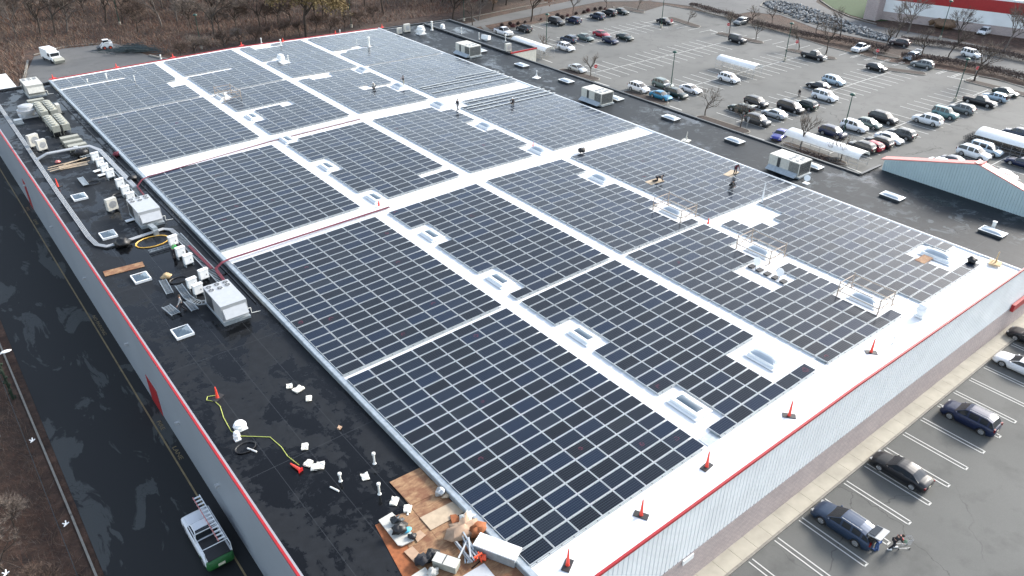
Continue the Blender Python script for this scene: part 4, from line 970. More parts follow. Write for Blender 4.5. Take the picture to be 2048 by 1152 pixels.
def vent(u,v,lb,z=None,h=.8,r=.07,cap=.13,m='pvc',tilt=0):
    q=at(u,v,z) if z is not None else atroof(u,v)
    b=MB(); b.lathe((0,0,0),[(r*2,0),(r*1.1,.08),(r,.1),(r,h)],12); b.lathe((0,0,h),[(cap,0),(cap,.12),(cap*.8,.14)],14)
    o=b.build('vent_pipe',M[m],loc=q); o.rotation_euler=(0,tilt,0); return tag(o,lb,'vent pipe','white vent pipes on the roofs')
for u,v,lb,z,h,r,c in [(749,927,'capped white vent pipe nearest the gutter above the plywood',ZL,.85,.07,.13),(681,962,'capped vent pipe left of the paper square',ZL,.6,.07,.13),(759,988,'capped vent pipe between paper square and plywood deck',ZL,.85,.07,.13),
  (864,60,'thick roof stack at the rear right roof',ZL,1.6,.18,.25),(923,68,'thin vent on the wing roof, left one',ZL+.1,1.2,.06,.1),(958,78,'thin vent in the middle of the wing roof',ZL+.1,1.1,.08,.1),(1011,82,'thin vent by the wing roof outer edge',ZL+.1,1.1,.09,.2),
  (738,94,'tall white stack among the farthest right panels',None,1.7,.2,.28),(714,92,'thin white pipe left of the tall stack',None,1.1,.04,.06),(562,92,'white pipe at the rear roof edge panels',None,1.1,.12,.16),(577,123,'thin pipe beside the white round vent',None,1.0,.07,.1),
  (214,160,'white pipe in the first gap of the rear left block',None,.9,.12,.16),(270,164,'white pipe in the second gap of the rear left block',None,.9,.08,.12),(176,167,'short white pipe at the rear left block gap',None,.6,.09,.13),
  (352,163,'grey topped pipe at the rear skylight aisle',None,1.0,.1,.22),(523,86,'white pipe on the rear white edge left side',None,.8,.09,.12),(680,66,'small white pipe on the rear white edge right side',None,.5,.08,.12),(322,118,'small pipe on the rear white edge near the left',None,.6,.1,.14),
  (1785,688,'thin pipe with small cap on the front white edge',None,.7,.05,.12),(1985,458,'white pipe beside the last roof skylight on the right',ZL,.8,.2,.24),(600,1000,'x',ZL,.1,.02,.03),(442,136+0,'y',None,.1,.02,.03)]:
    if lb in 'xy': continue
    vent(u,v,lb,z,h,r,c)
mush(562,122,'round white vent in the rear panel gap',.3,.6,1.2); mush(1840,632,'white gooseneck hood on the front white edge near the scaffold',.2,.42,1.25)
for u,v,l,lb,rz in [(504,900,.8,'loose white pipe stub beside the yellow rope vent',.3),(669,978,.75,'loose white pipe lying left of the plywood',.2),(816,1020,.9,'white plank end sticking over the plywood edge',-.8)]:
    q=at(u,v,ZL+.06); b=MB(); b.tube((-l/2,0,0),(l/2,0,0),.06,.06,10); tag(b.build('loose_pipe',M['pvc'],loc=q,rz=R(100)+rz),lb,'pipe','loose white pipes on the dark roof')
# cones with rubber bases
def cone(q,lb,base='black',h=1.35,rz=.5,grp='orange roof cones'):
    r=tag(empty('traffic_cone',q,rz),lb,'cone',grp)
    b=MB(); b.box((0,0,.03),(.95,.5,.06)); b.build('rubber_base',M[base],r)
    b=MB(); b.lathe((0,0,.06),[(.13,0),(.115,.05),(.05,h-.1),(.035,h-.06),(.045,h)],14); b.build('cone_body',M['cone'],r); return r
for i,((u,v),rz,lb) in enumerate([((1135,1131),.5,'orange cone on black base nearest the lower roof corner'),((1282,1031),-1.1,'orange cone with yellow tip second along the front edge'),((1413,934),.1,'orange cone with papers at its base, front edge middle'),((1578,832),-.9,'orange cone fourth along the front edge'),((1742,705),-.8,'orange cone farthest right on the front edge')]):
    q=atroof(u,v); cone(q,lb,rz=rz)
for (u,v),lb in [((758,412),'small orange cone beside a skylight in the middle cross aisle'),((1416,448),'orange cone at the ridge aisle before the big white gap'),((1066,294),'tiny orange cone beside the far ridge skylight'),
    ((106,157),'red cone at the far left corner of the white roof'),((233,135),'red cone second along the rear roof edge'),((346,115),'red cone third along the rear roof edge'),((483,91),'red cone fourth along the rear roof edge'),((566,83),'red cone at the rear edge beside a pipe'),((671,68),'red cone second from the right on the rear edge'),((764,55),'red cone at the rear right corner of the white roof')]:
    q=atroof(u,v); cone(q,lb,base='red' if v<160 else 'white_paint',h=.6,grp='red cones along the roof edges')
for (u,v),lb in [((435,796),'orange marker cone standing at the loop end of the yellow rope'),((116,374),'red cone leaning on the far conduit line')]:
    cone(at(u,v,ZL),lb,base='rubber',h=1.0)
q=at(601,943,ZL); r=tag(empty('traffic_cone',(q.x,q.y,ZL+.14),R(-75)),'orange cone toppled on its side at the rope end','cone'); b=MB(); b.lathe((0,0,0),[(.14,0),(.12,.05),(.055,.9),(.05,1.0)],14,axis=Vector((-1,0,0))); b.build('cone_body',M['cone'],r); b=MB(); b.box((.03,0,0),(.05,.36,.28)); b.build('rubber_base',M['red'],r)
ps=[at(u,v,ZL+.03) for u,v in ((437,790),(415,793),(413,800),(430,803),(440,812),(447,835),(462,862),(480,872),(512,873),(540,874),(562,893),(575,912),(598,930))]
tag(MB().path(ps,.028,5).build('safety_rope',M['rope']),'yellow green rope running from upright cone past vents to toppled cone','rope')
# flag line along the front edge
ps=[(1413,905),(1445,893),(1480,878),(1515,862),(1545,850),(1578,808),(1605,798),(1640,775),(1680,745),(1742,700)]
P_=[atroof(u,v)+Vector((0,0,.5)) for u,v in ps]; fl_=tag(empty('flag_line',P_[0]),'red and white pennant line strung between the front edge cones','pennant line')
b=MB()
for a,c_ in zip(P_,P_[1:]): b.tube(a-P_[0],c_-P_[0],.008,.008,4)
b.build('cord',M['white_paint'],fl_)
for a,c_ in zip(P_,P_[1:]):
    n=5
    for k in range(n):
        m_=a.lerp(c_,(k+.5)/n)-P_[0]; b=MB(); b.add([(m_.x-.09,m_.y,m_.z),(m_.x+.09,m_.y,m_.z),(m_.x,m_.y+.05,m_.z-.2)],[(0,1,2)]); b.build('pennant',M['red' if k%2 else 'pink'],fl_)
# scaffold guard frames round skylights
M['scaff']=mat('tan_scaffold',(.36,.29,.23),.6,0,.1)
def scaf(x,y,lb):
    r=tag(empty('guard_frame',(x,y,roofz(x))),lb,'guard rail','pale guard frames around skylights')
    for sx in(-1,1):
        for sy in (-1,1): b=MB(); b.tube((sx*1.25,sy*2.0,0),(sx*1.25,sy*2.0,1.6),.055,.045,8); b.box((sx*1.5,sy*2.0,.03),(.9,.08,.06)); b.build('post',M['scaff'],r)
        for z in (.6,1.4): b=MB(); b.tube((sx*1.25,-2.0,z),(sx*1.25,2.0,z),.045,.045,8); b.build('side_rail',M['scaff'],r)
    for sy in(-1,1):
        for z in (.6,1.4): b=MB(); b.tube((-1.25,sy*2.0,z),(1.25,sy*2.0,z),.045,.045,8); b.build('end_rail',M['scaff'],r)
        b=MB(); b.tube((-1.25,sy*2.0,.1),(1.25,sy*2.0,1.2),.03,.03,8); b.build('brace',M['scaff'],r)
scaf(42.75,26.4,'pale guard frame round a skylight right of the ridge, farthest of the three'); scaf(42.75,15.,'pale guard frame round the middle skylight by the satellite dishes'); scaf(42.75,3.6,'pale guard frame nearest the front edge with white hood beside'); 
x_=18.9; r=scaf(x_,94.6,'pale guard frame far back on the left skylight aisle')
# satellite rack
q=at(1538,557,.2); r=tag(empty('satellite_rack',(41.0,11.6,roofz(40)),0),'long black ballast rack with two small dishes in the open panel gap','satellite dish')
b=MB(); b.bb(-.45,.45,-2.2,2.2,.05,.12)
for k in range(5): b.bb(-.35,.35,-2.0+k*.9,-1.5+k*.9,.13,.25,m=1)
b.build('ballast_tray',[M['grey_metal'],M['black']],r)
for yk in (1.4,-1.2): b=MB(); b.tube((0,yk,.1),(0,yk,.9),.04,.04); b.lathe((-.1,yk,.95),[(.05,0),(.3,.05),(.42,.14),(.4,.15)],18,axis=Vector((-.3,-.8,.5))); b.build('dish',M['white_paint'],r)
r.rotation_euler=(0,0,R(0)); pp=atroof(1535,551); r.location=(pp.x,pp.y,pp.z)
q=at(1612,367,ZL); b=MB(); b.tube((0,0,0),(0,0,.7),.04,.04); b.box((0,0,.04),(.7,.7,.08)); b.lathe((-.1,-.05,.75),[(.05,0),(.28,.05),(.38,.13),(.36,.14)],20,axis=Vector((-.7,-.5,.4))); tag(b.build('satellite_dish',M['white_paint'],loc=q),'white satellite dish beside the tall unit nearest the gable','satellite dish')
# antenna mast
q=atroof(1523,408); b=MB(); b.lathe((0,0,0),[(.1,0),(.09,1.5),(.05,1.55),(.04,2.6)],10)
for k in range(3): b.tube((0,0,1.9+.3*k),(.3,-.1,2.1+.3*k),.015,.015,5)
b.box((0,0,.05),(.5,.5,.1)); tag(b.build('antenna_mast',M['white_paint'],loc=q),'white antenna mast at the edge of the big panel gap','antenna')
for (u,v),lb,m_ in [((1073,156),'white tripod anchor on the right roof, far one','white_paint'),((1372,282),'pale anchor post on a white square plate','offwhite'),((1990,527),'yellow topped anchor post on tan base at the front right corner','wood')]:
    q=at(u,v,ZL if u<1900 else 0); b=MB(); b.box((0,0,.06),(1.1,1.1,.1),rz=.3); b.tube((0,0,.1),(.05,0,1.3),.07,.05); b.tube((.4,0,.1),(0,0,.7),.03,.03); b.tube((-.3,.3,.1),(0,0,.7),.03,.03)
    tag(b.build('roof_anchor',M[m_],loc=q),lb,'roof anchor','roof anchors')
q=at(972,80,ZL+.1); b=MB(); b.box((0,0,.55),(1.0,1.6,.8),rz=.3,ry=.25); b.box((0,0,.1),(.8,1.2,.2)); tag(b.build('vent_hood',M['white_paint'],loc=q),'tilted white hood on the wing roof inner edge','vent hood')
q=at(38,247,ZL); b=MB(); b.bb(-.5,.5,-.4,.4,.25,.6); b.bb(-.35,.55,-.7,-.3,0,.2); tag(b.build('hatch_box',M['galv'],loc=q),'pale blue metal box near the mushroom fan','metal box')
# white electrical cabinets on the left roof
lbs=['white cabinet first after the tray bend','white cabinet second after the tray bend','white cabinet third after the tray bend','white cabinet fourth after the tray bend, beside a loose sheet','white cabinet alone before the next pair','white cabinet beside the black hose loop','white cabinet tucked behind the middle six-fan unit',
 'white cabinet behind the green shirted worker','white cabinet right of the green shirted worker','open white cabinet lying low beside the cable tray','white cabinet nearest the loose tray pieces','white cabinet before the near six-fan unit','white cabinet with cardboard on top by the red cables']
for (u,v),lb in zip([(193,323),(203,335),(212,346),(223,357),(243,376),(254,391),(264,404),(349,492),(364,515),(379,530),(387,578),(399,590),(410,560)],lbs):
    q=at(u,v,ZL+.1); r=tag(empty('inverter_cabinet',(q.x,q.y,ZL),R(8)),lb,'electrical cabinet','white electrical cabinets along the cable tray')
    b=MB(); b.bb(-.42,.42,-.18,.18,.35,1.25); b.bb(-.46,.46,-.24,.22,1.25,1.30); b.build('cabinet',M['white_paint'],r)
    b=MB(); b.bb(-.4,-.34,-.15,.4,0,.4); b.bb(.34,.4,-.15,.4,0,.4); b.bb(-.4,.4,.34,.4,0,1.1); b.build('stand',M['galv'],r)
    b=MB(); b.bb(.15,.2,-.2,-.18,.65,.8); b.build('handle',M['dark_metal'],r)
for (u,v),rz,lb in [((195,342),.2,'white tray sheet lying beside the first cabinets'),((204,350),.2,'white tray sheet lying below the second cabinets'),((260,441),.1,'flat pale plate beside the middle six-fan unit')]:
    q=at(u,v,ZL+.1); b=MB(); b.box((0,0,.05),(.9,.5,.08),rz=rz); tag(b.build('metal_sheet',M['white_paint'],loc=q),lb,'metal sheet','loose white sheets on the dark roof')
# cable trays (ladder type) and conduits
def tray(name,pts,wd,lb,step=.3,z=ZL+.25,m='galv',grp='ladder cable trays on the dark roof'):
    P=[p if isinstance(p,Vector) else at(*p,z) for p in pts]; o0=P[0].copy(); P=[p-o0 for p in P]
    r=tag(empty(name,o0),lb,'cable tray',grp); b=MB()
    for s in (-1,1):
        Q=[]
        for i,p in enumerate(P):
            d=(P[min(i+1,len(P)-1)]-P[max(i-1,0)]).normalized(); Q.append(p+Vector((-d.y,d.x,0))*s*wd/2)
        b.bars(Q,.05,.11)
    b.build('side_rails',M[m],r); b=MB()
    for a,c_ in zip(P,P[1:]):
        L_=(c_-a).length; k=max(1,int(L_/step)); d=(c_-a)/L_; n=Vector((-d.y,d.x,0))
        for i in range(k): q=a+d*(L_*(i+.5)/k); b.bars([q-n*wd/2,q+n*wd/2],.05,.04)
    b.build('rungs',M[m],r); return r
z_=ZL+.25
tray('cable_tray',[Vector((-2.1,55.4,z_)),Vector((-2.0,41.0,z_))],.75,'long ladder cable tray with red cables beside the gutter, near part')
tray('cable_tray',[Vector((-4.6,83.8,z_)),Vector((-2.9,84.2,z_)),Vector((-2.3,82.8,z_)),Vector((-2.1,64.3,z_))],.7,'long ladder cable tray beside the gutter, far part')
tray('cable_tray',[(357,570),(374,593),(386,602),(400,606),(414,604)],.62,'curved ladder tray ending at the near six-fan unit',.22)
tray('cable_tray',[(325,560),(340,587)],.6,'short loose tray piece left of the grey topped worker',.22); tray('cable_tray',[(332,612),(352,628)],.75,'short loose tray piece flat in front of the worker',.2); tray('cable_tray',[(374,602),(390,620)],.6,'short loose tray piece right of the worker',.2)
tray('cable_tray',[(298,503),(345,489)],.4,'short tray stub below the yellow hose loop',.5)
tray('cable_tray',[(160,355),(172,370)],.6,'single grey trough lying by the plywood pile',.08)
def cables(pts,lb,n=3,r=.035,m='maroon',sp=.09,z=ZL+.33,nm='cables'):
    P=[p if isinstance(p,Vector) else at(*p,z) for p in pts]; b=MB()
    for k in range(n):
        o_=(k-(n-1)/2)*sp; Q=[]
        for i,p in enumerate(P):
            d=(P[min(i+1,len(P)-1)]-P[max(i-1,0)]).normalized(); Q.append(p+Vector((-d.y,d.x,0))*o_)
        b.path(Q,r,5)
    return tag(b.build(nm,M[m]),lb,'cables')
h2=ZL+.36
cables([Vector((-1.95,41,h2)),Vector((-1.7,45.1,h2)),Vector((-1.65,45.6,h2+.1)),Vector((-.9,45.9,.15)),Vector((.1,46.3,.1)),Vector((18,46.6,.28)),Vector((18.4,46.6,.3))],'red cable bundle crossing from the tray onto the white cross aisle',4,.035,'maroon',.075)
cables([Vector((18.4,46.5,.28)),Vector((30,46.3,.5)),Vector((44,46.2,.28))],'thin grey conduit along the middle cross aisle',2,.03,'grey_metal',.3)
cables([Vector((-.2,45.5,.1)),Vector((18.4,45.95,.28))],'pink grey conduit beside the red bundle in the cross aisle',2,.03,'rail',.2)
cables([Vector((-1.9,46,h2)),Vector((-2.05,52,h2))],'red cables lying in the near ladder tray',4,.035,'maroon',.08)
cables([Vector((-2.0,64.5,h2)),Vector((-1.75,70.2,h2)),Vector((-.9,71.0,.15)),Vector((0,71.6,.1)),Vector((16,73.6,.2)),Vector((30,73.7,.42))],'red cable bundle climbing to the far cross aisle',3,.03,'maroon',.07)
cables([Vector((.0,73.9,.1)),Vector((30,74.2,.5)),Vector((43,74.2,.3))],'thin conduits along the far cross aisle',3,.03,'grey_metal',.35)
def conduit(pts,lb,n=4,z=ZL+.15,r=.05,m='light_metal',sp=.13):
    P=[at(*p,z) if not isinstance(p,Vector) else p for p in pts]; o=cables(P,lb,n,r,m,sp,nm='conduit_run'); o['category']='conduit'; return o
zc=ZL+.18
conduit([Vector((-9.0,119,zc)),Vector((-9.2,95,zc)),Vector((-9.45,75,zc)),Vector((-9.5,60.5,zc)),Vector((-9.3,58.2,zc)),Vector((-8.6,57.2,zc)),Vector((-7.0,57.2,zc)),Vector((-2.8,57.7,zc)),Vector((-2.2,57.0,zc)),Vector((-2.1,55.5,zc))],'bundle of parallel metal conduits running along the left dark roof')
conduit([Vector((-9.2,86.6,zc)),Vector((-7.9,86.6,zc+.5)),Vector((-5.0,86.2,zc+.6)),Vector((-3.0,85.9,zc+.6)),Vector((-2.2,84.5,zc+.3)),Vector((-1.9,70.5,zc))],'white duct run crossing from conduit line to the tray bend',3,r=.11,m='light_metal',sp=.18)
b=MB(); q=at(313,470,ZL); b.box((q.x,q.y+1,ZL+.55),(.5,2.2,.35),rx=-.15); b.box((q.x,q.y-.1,ZL+.3),(.5,.3,.6)); tag(b.build('duct',M['galv']),'short grey metal duct rising before the middle six-fan unit','duct')
b=MB(); q=at(155,305,ZL); b.box((q.x,q.y+.6,ZL+.6),(.5,2.4,.3),rx=-.15); b.box((q.x,q.y-.5,ZL+.35),(.5,.3,.7)); tag(b.build('duct',M['light_metal']),'grey metal duct rising at the tray bend','duct')
for (u,v),rx_,m_,lb in [((305,483),1.6,'yellow_cable','orange yellow hose loop lying by the metal duct'),((238,390),.7,'black','black hose loop beside the white cabinets'),((185,366),.8,'black','black coil beside the grey trough'),((491,895),.7,'black','black pipe ring around the roof puddle'),((357,560),.8,'black','black coil near the loose tray pieces')]:
    q=at(u,v,ZL+.05); P=[q+Vector((rx_*math.cos(a)*(1+.05*k),rx_*.75*math.sin(a),.02*k)) for k in range(2) for a in [2*math.pi*i/16 for i in range(17)]]
    tag(MB().path(P,.04,5).build('hose_coil',M[m_]),lb,'hose','hose coils on the dark roof')
def lump(u,v,r,m,nm,cat,lb,z=ZL,sq=(1,.8,.6),grp=None,seed=1,rough=.35):
    q=at(u,v,z) if z is not None else atroof(u,v)+Vector((0,0,.22)); b=MB(); b.blob((0,0,r*sq[2]*.9),r,seed,sq,rough=rough,n=12); return tag(b.build(nm,M[m],loc=q,smooth=True),lb,cat,grp)
lump(247,492,.75,'black','plastic_bag','bag','black plastic bag where the conduit turns the corner'); lump(165,312,.8,'black','plastic_bag','bag','black bundle at the tray bend beside the duct',seed=5)
lump(266,361,.55,'black','equipment_bag','bag','dark bundle with a tan top against the gutter',seed=6); lump(235,312,.5,'maroon','equipment_bag','bag','dark red bundle against the far gutter',seed=7)
conduit([Vector((-1.3,110,ZL+.12)),Vector((-1.25,88,ZL+.12)),Vector((-.95,60,ZL+.12)),Vector((-.9,38,ZL+.12))],'thin dark pipe running beside the gutter along the left dark roof',1,r=.045,m='dark_metal')
lump(1163,307,.5,'black','tool_bag','bag','black bag resting on the first panel row of the right block',z=None,seed=3); lump(1942,528,.5,'black','tool_bag','bag','black bag standing on the last front panels at right',z=None,seed=2)
lump(116,326,.3,'pink','bucket','bucket','pale pink bucket at the left end of the plywood pile'); lump(333,556,.45,'wood','tool_bag','bag','tan tool bag at the loose tray piece',seed=9)
lump(361,500,.35,'red','tool_bag','bag','red bag behind the green shirted worker',seed=4)
# boards & papers on the left roof
for (u,v),d,rz,m_,lb in [((248,538),(3.6,1.1,.04),R(-5),'ply','reddish plywood sheet lying before the square skylight'),((147,331),(3.2,1.3,.05),R(-5),'plylight','pale plywood sheet in the timber pile')]:
    q=at(u,v,ZL+.04); b=MB(); b.box((0,0,0),d); tag(b.build('plywood_sheet',M[m_],loc=q,rz=rz),lb,'plywood')
for i,((u,v),l,rz) in enumerate([((133,326),4.4,.12),((140,332),4.8,.16),((125,333),3.4,.05),((150,322),3.0,.3)]):
    q=at(u,v,ZL+.12+.05*i); b=MB(); b.box((0,0,0),(l,.14,.06)); tag(b.build('timber_plank',M['plylight'],loc=q,rz=rz),'pale timber plank in the pile before the tray, %s from the bottom'%ORD[i],'plank','timber planks piled on the dark roof')
for i,((u,v),s,lb) in enumerate([((579,772),.55,'crumpled bag nearest the gutter side in the upper trio'),((597,778),.75,'long crumpled bag in the upper trio'),((618,797),.55,'white paper bag below the upper trio'),((610,893),.55,'white paper square above the toppled cone'),((617,926),.6,'white paper bag right of the toppled cone'),((629,934),.6,'yellowed bag touching the white one'),((641,931),.65,'tan printed bag right end of the trio'),((730,953),.6,'white paper square between the vent pipes'),((789,1002),.65,'printed paper bag left of the plywood deck'),((815,1017),.6,'white paper on the plywood deck corner'),((679,855),.3,'tiny tan scrap beside the gutter')]):
    q=at(u,v,ZL+.08 if i!=9 else ZL+.14); b=MB(); rr_=random.Random(i); vs=[]
    for a in range(5):
        for c_ in range(4): vs.append(((a-2)*.25*s+rr_.uniform(-.03,.03),(c_-1.5)*.27*s+rr_.uniform(-.03,.03),rr_.uniform(0,.10)))
    b.add(vs,[(a*4+c_,(a+1)*4+c_,(a+1)*4+c_+1,a*4+c_+1) for a in range(4) for c_ in range(3)]); b.add([(x,y,-.05) for x,y,z in (vs[0],vs[16],vs[19],vs[3])],[(3,2,1,0)])
    o=b.build('paper_bag',M['paper' if i not in(5,6,10) else 'cardboard' if i==10 else 'paper'],loc=q,rz=rr_.uniform(0,1.5)); tag(o,lb,'paper bag','paper bags scattered on the dark roof')
# plywood deck: sheets as separate things
def sheet_px(pts,m,nm,cat,lb,z,th=.03,grp=None):
    P=[at(u,v,z) for u,v in pts]; c_=sum(P,Vector())/len(P); b=MB(); b.prism([(p.x-c_.x,p.y-c_.y) for p in P],-th,0); return tag(b.build(nm,M[m],loc=(c_.x,c_.y,z)),lb,cat,grp)
gp='plywood sheets of the work deck'
sheet_px([(779,964),(840,935),(882,982),(822,1010)],'ply','plywood_sheet','plywood','light plywood sheet at the top of the deck',ZL+.1,grp=gp)
sheet_px([(801,988),(866,960),(905,1005),(841,1037)],'ply','plywood_sheet','plywood','red stained plywood sheet below the topmost one',ZL+.07,grp=gp)
sheet_px([(840,1035),(905,1003),(928,1024),(862,1060)],'plylight','plywood_sheet','plywood','lightest plywood sheet in the deck middle',ZL+.11,grp=gp)
sheet_px([(795,1030),(841,1012),(945,1140),(880,1180),(830,1130)],'ply','plywood_sheet','plywood','long weathered plywood sheet along the deck seam',ZL+.05,grp=gp)
sheet_px([(862,1060),(930,1026),(1000,1085),(955,1125),(925,1150)],'ply','plywood_sheet','plywood','orange stained plywood sheet under the scrap pile',ZL+.06,grp=gp)
sheet_px([(750,1050),(795,1030),(850,1120),(870,1180),(820,1180)],'rust','plywood_sheet','plywood','dark brown board under the white foam panel',ZL+.03,grp=gp)
sheet_px([(930,1150),(1000,1090),(1050,1150),(1080,1200),(960,1210)],'ply','plywood_sheet','plywood','plywood sheet at the deck end by the frame edge',ZL+.045,grp=gp)
sheet_px([(757,1040),(784,1024),(828,1070),(828,1080),(805,1091),(796,1090)],'offwhite','foam_panel','foam panel','dirty white foam panel carrying black bags',ZL+.2,.08)
sheet_px([(808,1103),(825,1092),(846,1114),(832,1128)],'cardboard','cardboard','cardboard','plain flat cardboard piece left of the black bags',ZL+.13)
sheet_px([(826,1070),(840,1060),(852,1070),(835,1084)],'cardboard','cardboard','cardboard','flat cardboard piece beside the foam panel',ZL+.13)
sheet_px([(900,1030),(912,1028),(922,1040),(905,1050)],'rust','cardboard','cardboard','brown folded carton beside the scrap pile',ZL+.2,.1)
sheet_px([(822,1152),(850,1134),(872,1160),(850,1190)],'offwhite','foam_panel','foam panel','pale grey panel at the bottom edge of the picture',ZL+.22,.06)
sheet_px([(925,1152),(968,1126),(1000,1165),(960,1195)],'light_metal','metal_sheet','metal sheet','pale sheet leaning at the bottom right of the deck',ZL+.22,.05)
lump(799,1063,.5,'black','plastic_bag','bag','black plastic bag on the white foam panel',z=ZL+.2,seed=11); lump(794,1045,.35,'dark_metal','tool_bag','bag','dark tangle of tools at the top of the foam panel',z=ZL+.2,seed=12,rough=.6)
lump(815,1062,.28,'cyan','hose_roll','hose','small bright blue roll on the foam panel',z=ZL+.2,sq=(1,.8,.4),seed=13,rough=.1); lump(825,1076,.3,'black','tool_bag','bag','small dark bag at the foam panel edge',z=ZL+.1,seed=14)
lump(847,1124,.5,'dkcloth','tool_bag','bag','black work bag left of the pair at the deck bottom',z=ZL+.1,seed=15); lump(864,1116,.5,'black','tool_bag','bag','black work bag right of the pair at the deck bottom',z=ZL+.1,seed=16)
lump(866,1148,.35,'offwhite','cloth_bag','bag','white cloth bundle between panel and tool box',z=ZL+.1,seed=17)
lump(882,988,.35,'light_metal','power_tool','tool','silver power tool on the light plywood',z=ZL+.1,seed=18,rough=.6); lump(893,993,.35,'plylight','cardboard','cardboard','torn carton beside the silver power tool',z=ZL+.1,sq=(1,.6,.3),seed=19)
lump(935,1040,.55,'paper','cable_reel','reel','pale crumpled roll on the scrap heap',z=ZL+.1,seed=20,sq=(1,.9,.5)); lump(930,1060,.9,'cardboard','scrap_pile','scrap','heap of torn cardboard beside the gutter',z=ZL+.1,seed=21,sq=(1.2,.8,.35),rough=.5)
lump(955,1068,.6,'rust','scrap_pile','scrap','scorched dark heap right against the gutter',z=ZL+.1,seed=22,sq=(1,.7,.6),rough=.4)
q=at(893,1133,ZL+.1); r=tag(empty('tool_box',q,R(-60)),'grey green tool chest on the deck','tool box'); b=MB(); b.box((0,0,.28),(1.5,.65,.5)); b.build('chest',M['beige'],r); b=MB(); b.box((0,0,.56),(1.55,.7,.06)); b.build('lid',M['offwhite'],r); b=MB(); b.box((-.1,0,.6),(.05,.68,.03)); b.build('strap',M['dark_metal'],r)
q=at(935,1104,ZL+.12); 
for i in range(11):
    rr_=random.Random(50+i); b=MB(); b.box((0,0,0),(rr_.uniform(1.3,2.0),.09,.07)); o=b.build('metal_rail_offcut',M['light_metal' if i%3 else 'galv'],loc=q+Vector((rr_.uniform(-.35,.35),rr_.uniform(-.35,.35),.04+.05*i))); o.rotation_euler=(0,rr_.uniform(-.06,.06),R(60)+rr_.uniform(-.5,.5))
    tag(o,'silver rail offcut in the scrap pile before the white crate, %s from the bottom'%ORD[i],'rail offcut','silver rail offcuts in a pile')
q=at(952,1126,ZL+.1); b=MB(); b.box((0,0,.3),(.08,.08,.7),rx=.5); b.box((.3,0,.3),(.08,.08,.7),rx=-.5); b.box((.15,0,.55),(.6,.1,.08)); b.blob((.5,-.1,.2),.2,5); tag(b.build('saw_stand',M['orange'],loc=q),'orange saw stand with a tool below the silver rails','saw stand')
q=at(995,1108,ZL+.1); r=tag(empty('crate',q,R(-63)),'long white plank stack strapped on a crate beside the gutter','crate')
b=MB(); b.box((0,0,.3),(2.7,1.05,.6)); b.build('box',M['galv'],r)
for k in range(5): b=MB(); b.box((0,-.42+.21*k,.66),(2.8,.19,.1)); b.build('plank',M['white_paint'],r)
q=at(560,0,0)
# thin blue-grey sheets near panel ends; the first stands in for panel shade
for (u,v),lb in [((1420,877),'flat grey sheet standing in for panel shade, front end of left skylight aisle'),((1650,718),'flat grey sheet below the front ridge panel'),((1812,620),'blue grey sheet right of the front panels'),((1970,520),'blue grey sheet at the far right front corner')]:
    q=atroof(u,v); b=MB(); b.box((0,0,.02),(1.5,.9,.02)); tag(b.build('flat_sheet',M['galv'],loc=q),lb,'sheet','flat grey sheets')
# ================================================================ lot furniture
def lamp(u,v,h,lb,hd='dome',z=G,m='green_pole'):
    q=at(u,v,z); r=tag(empty('street_lamp',q),lb,'street lamp','lamp posts of the parking lot')
    b=MB(); b.lathe((0,0,0),[(.3,0),(.3,.7),(.27,.75)],14); b.build('footing',M['conc'],r)
    b=MB(); b.lathe((0,0,.75),[(.10,0),(.065,h-1.1)],12); b.build('pole',M[m],r)
    b=MB(); b.lathe((0,0,h-.35),[(.09,0),(.45,.12),(.46,.2),(.35,.36),(.1,.45)],18); b.build('lamp_head',M['green_pole'],r)
    b=MB(); b.lathe((0,0,h-.26),[(.40,-.02),(.3,-.05)],18); b.build('lamp_lens',M['lens'],r); return r
for a in [(1092,96,7.6,'green lamp post near the wing end wall'),(1340,186,8.0,'green lamp post behind the grey green off-road wagon'),(1322,55,8.2,'tall lamp post beside the lone black sedan'),(1569,122,8.2,'lamp post in the middle row left of the black pickup'),(1909,203,8.2,'right lamp post at the foot of the grey crossover'),(1684,276,7.6,'lamp post behind the near cart shelter'),(1880,78,9.0,'thin lamp post across the far road'),
          (403,98,7.5,'green lamp post behind the metal pile'),(240,50,9,'green lamp post among trees behind the back lot'),(703,55,8.5,'white headed lamp post behind the rear roof edge'),(928,42,9,'tall green post at the rear wing corner')]: lamp(*a)
q=at(-8,712,G+7.3); r=tag(empty('street_lamp',(q.x-2.0,q.y-.6,G)),'white cobra head lamp reaching over the side road at the left edge','street lamp')
b=MB(); b.tube((0,0,0),(0,0,7.0),.1,.07,10); b.build('pole',M['light_metal'],r)
b=MB(); b.path([Vector((0,0,7.0)),Vector((.8,.1,7.25)),Vector((1.8,.5,7.3)),Vector((2.4,.7,7.3))],.04,8); b.build('arm',M['light_metal'],r)
b=MB(); b.blob((2.75,.82,7.3),.22,1,(1.9,.9,.45),rough=0,n=14); b.build('lamp_head',M['white_paint'],r,True)
def stop(u,v,lb,h=2.3,txt='STOP'):
    q=at(u,v,G); r=tag(empty('stop_sign',q,R(-45)),lb,'stop sign','stop signs at the island ends')
    b=MB(); b.tube((0,0,0),(0,0,h),.035,.035,6); b.build('post',M['grey_metal'],r)
    b=MB(); b.lathe((0,-.05,h),[(.38,0),(.38,.02)],8,axis=Vector((0,-1,0))); b.lathe((0,-.045,h),[(.41,0),(.41,.01)],8,axis=Vector((0,-1,0)),m=1); b.build('sign_plate',[M['red'],M['white_paint']],r)
    text(txt,.26,(0,-.075,h-.09),0,M['white_paint'],'lettering',r,rx=R(90)); return r
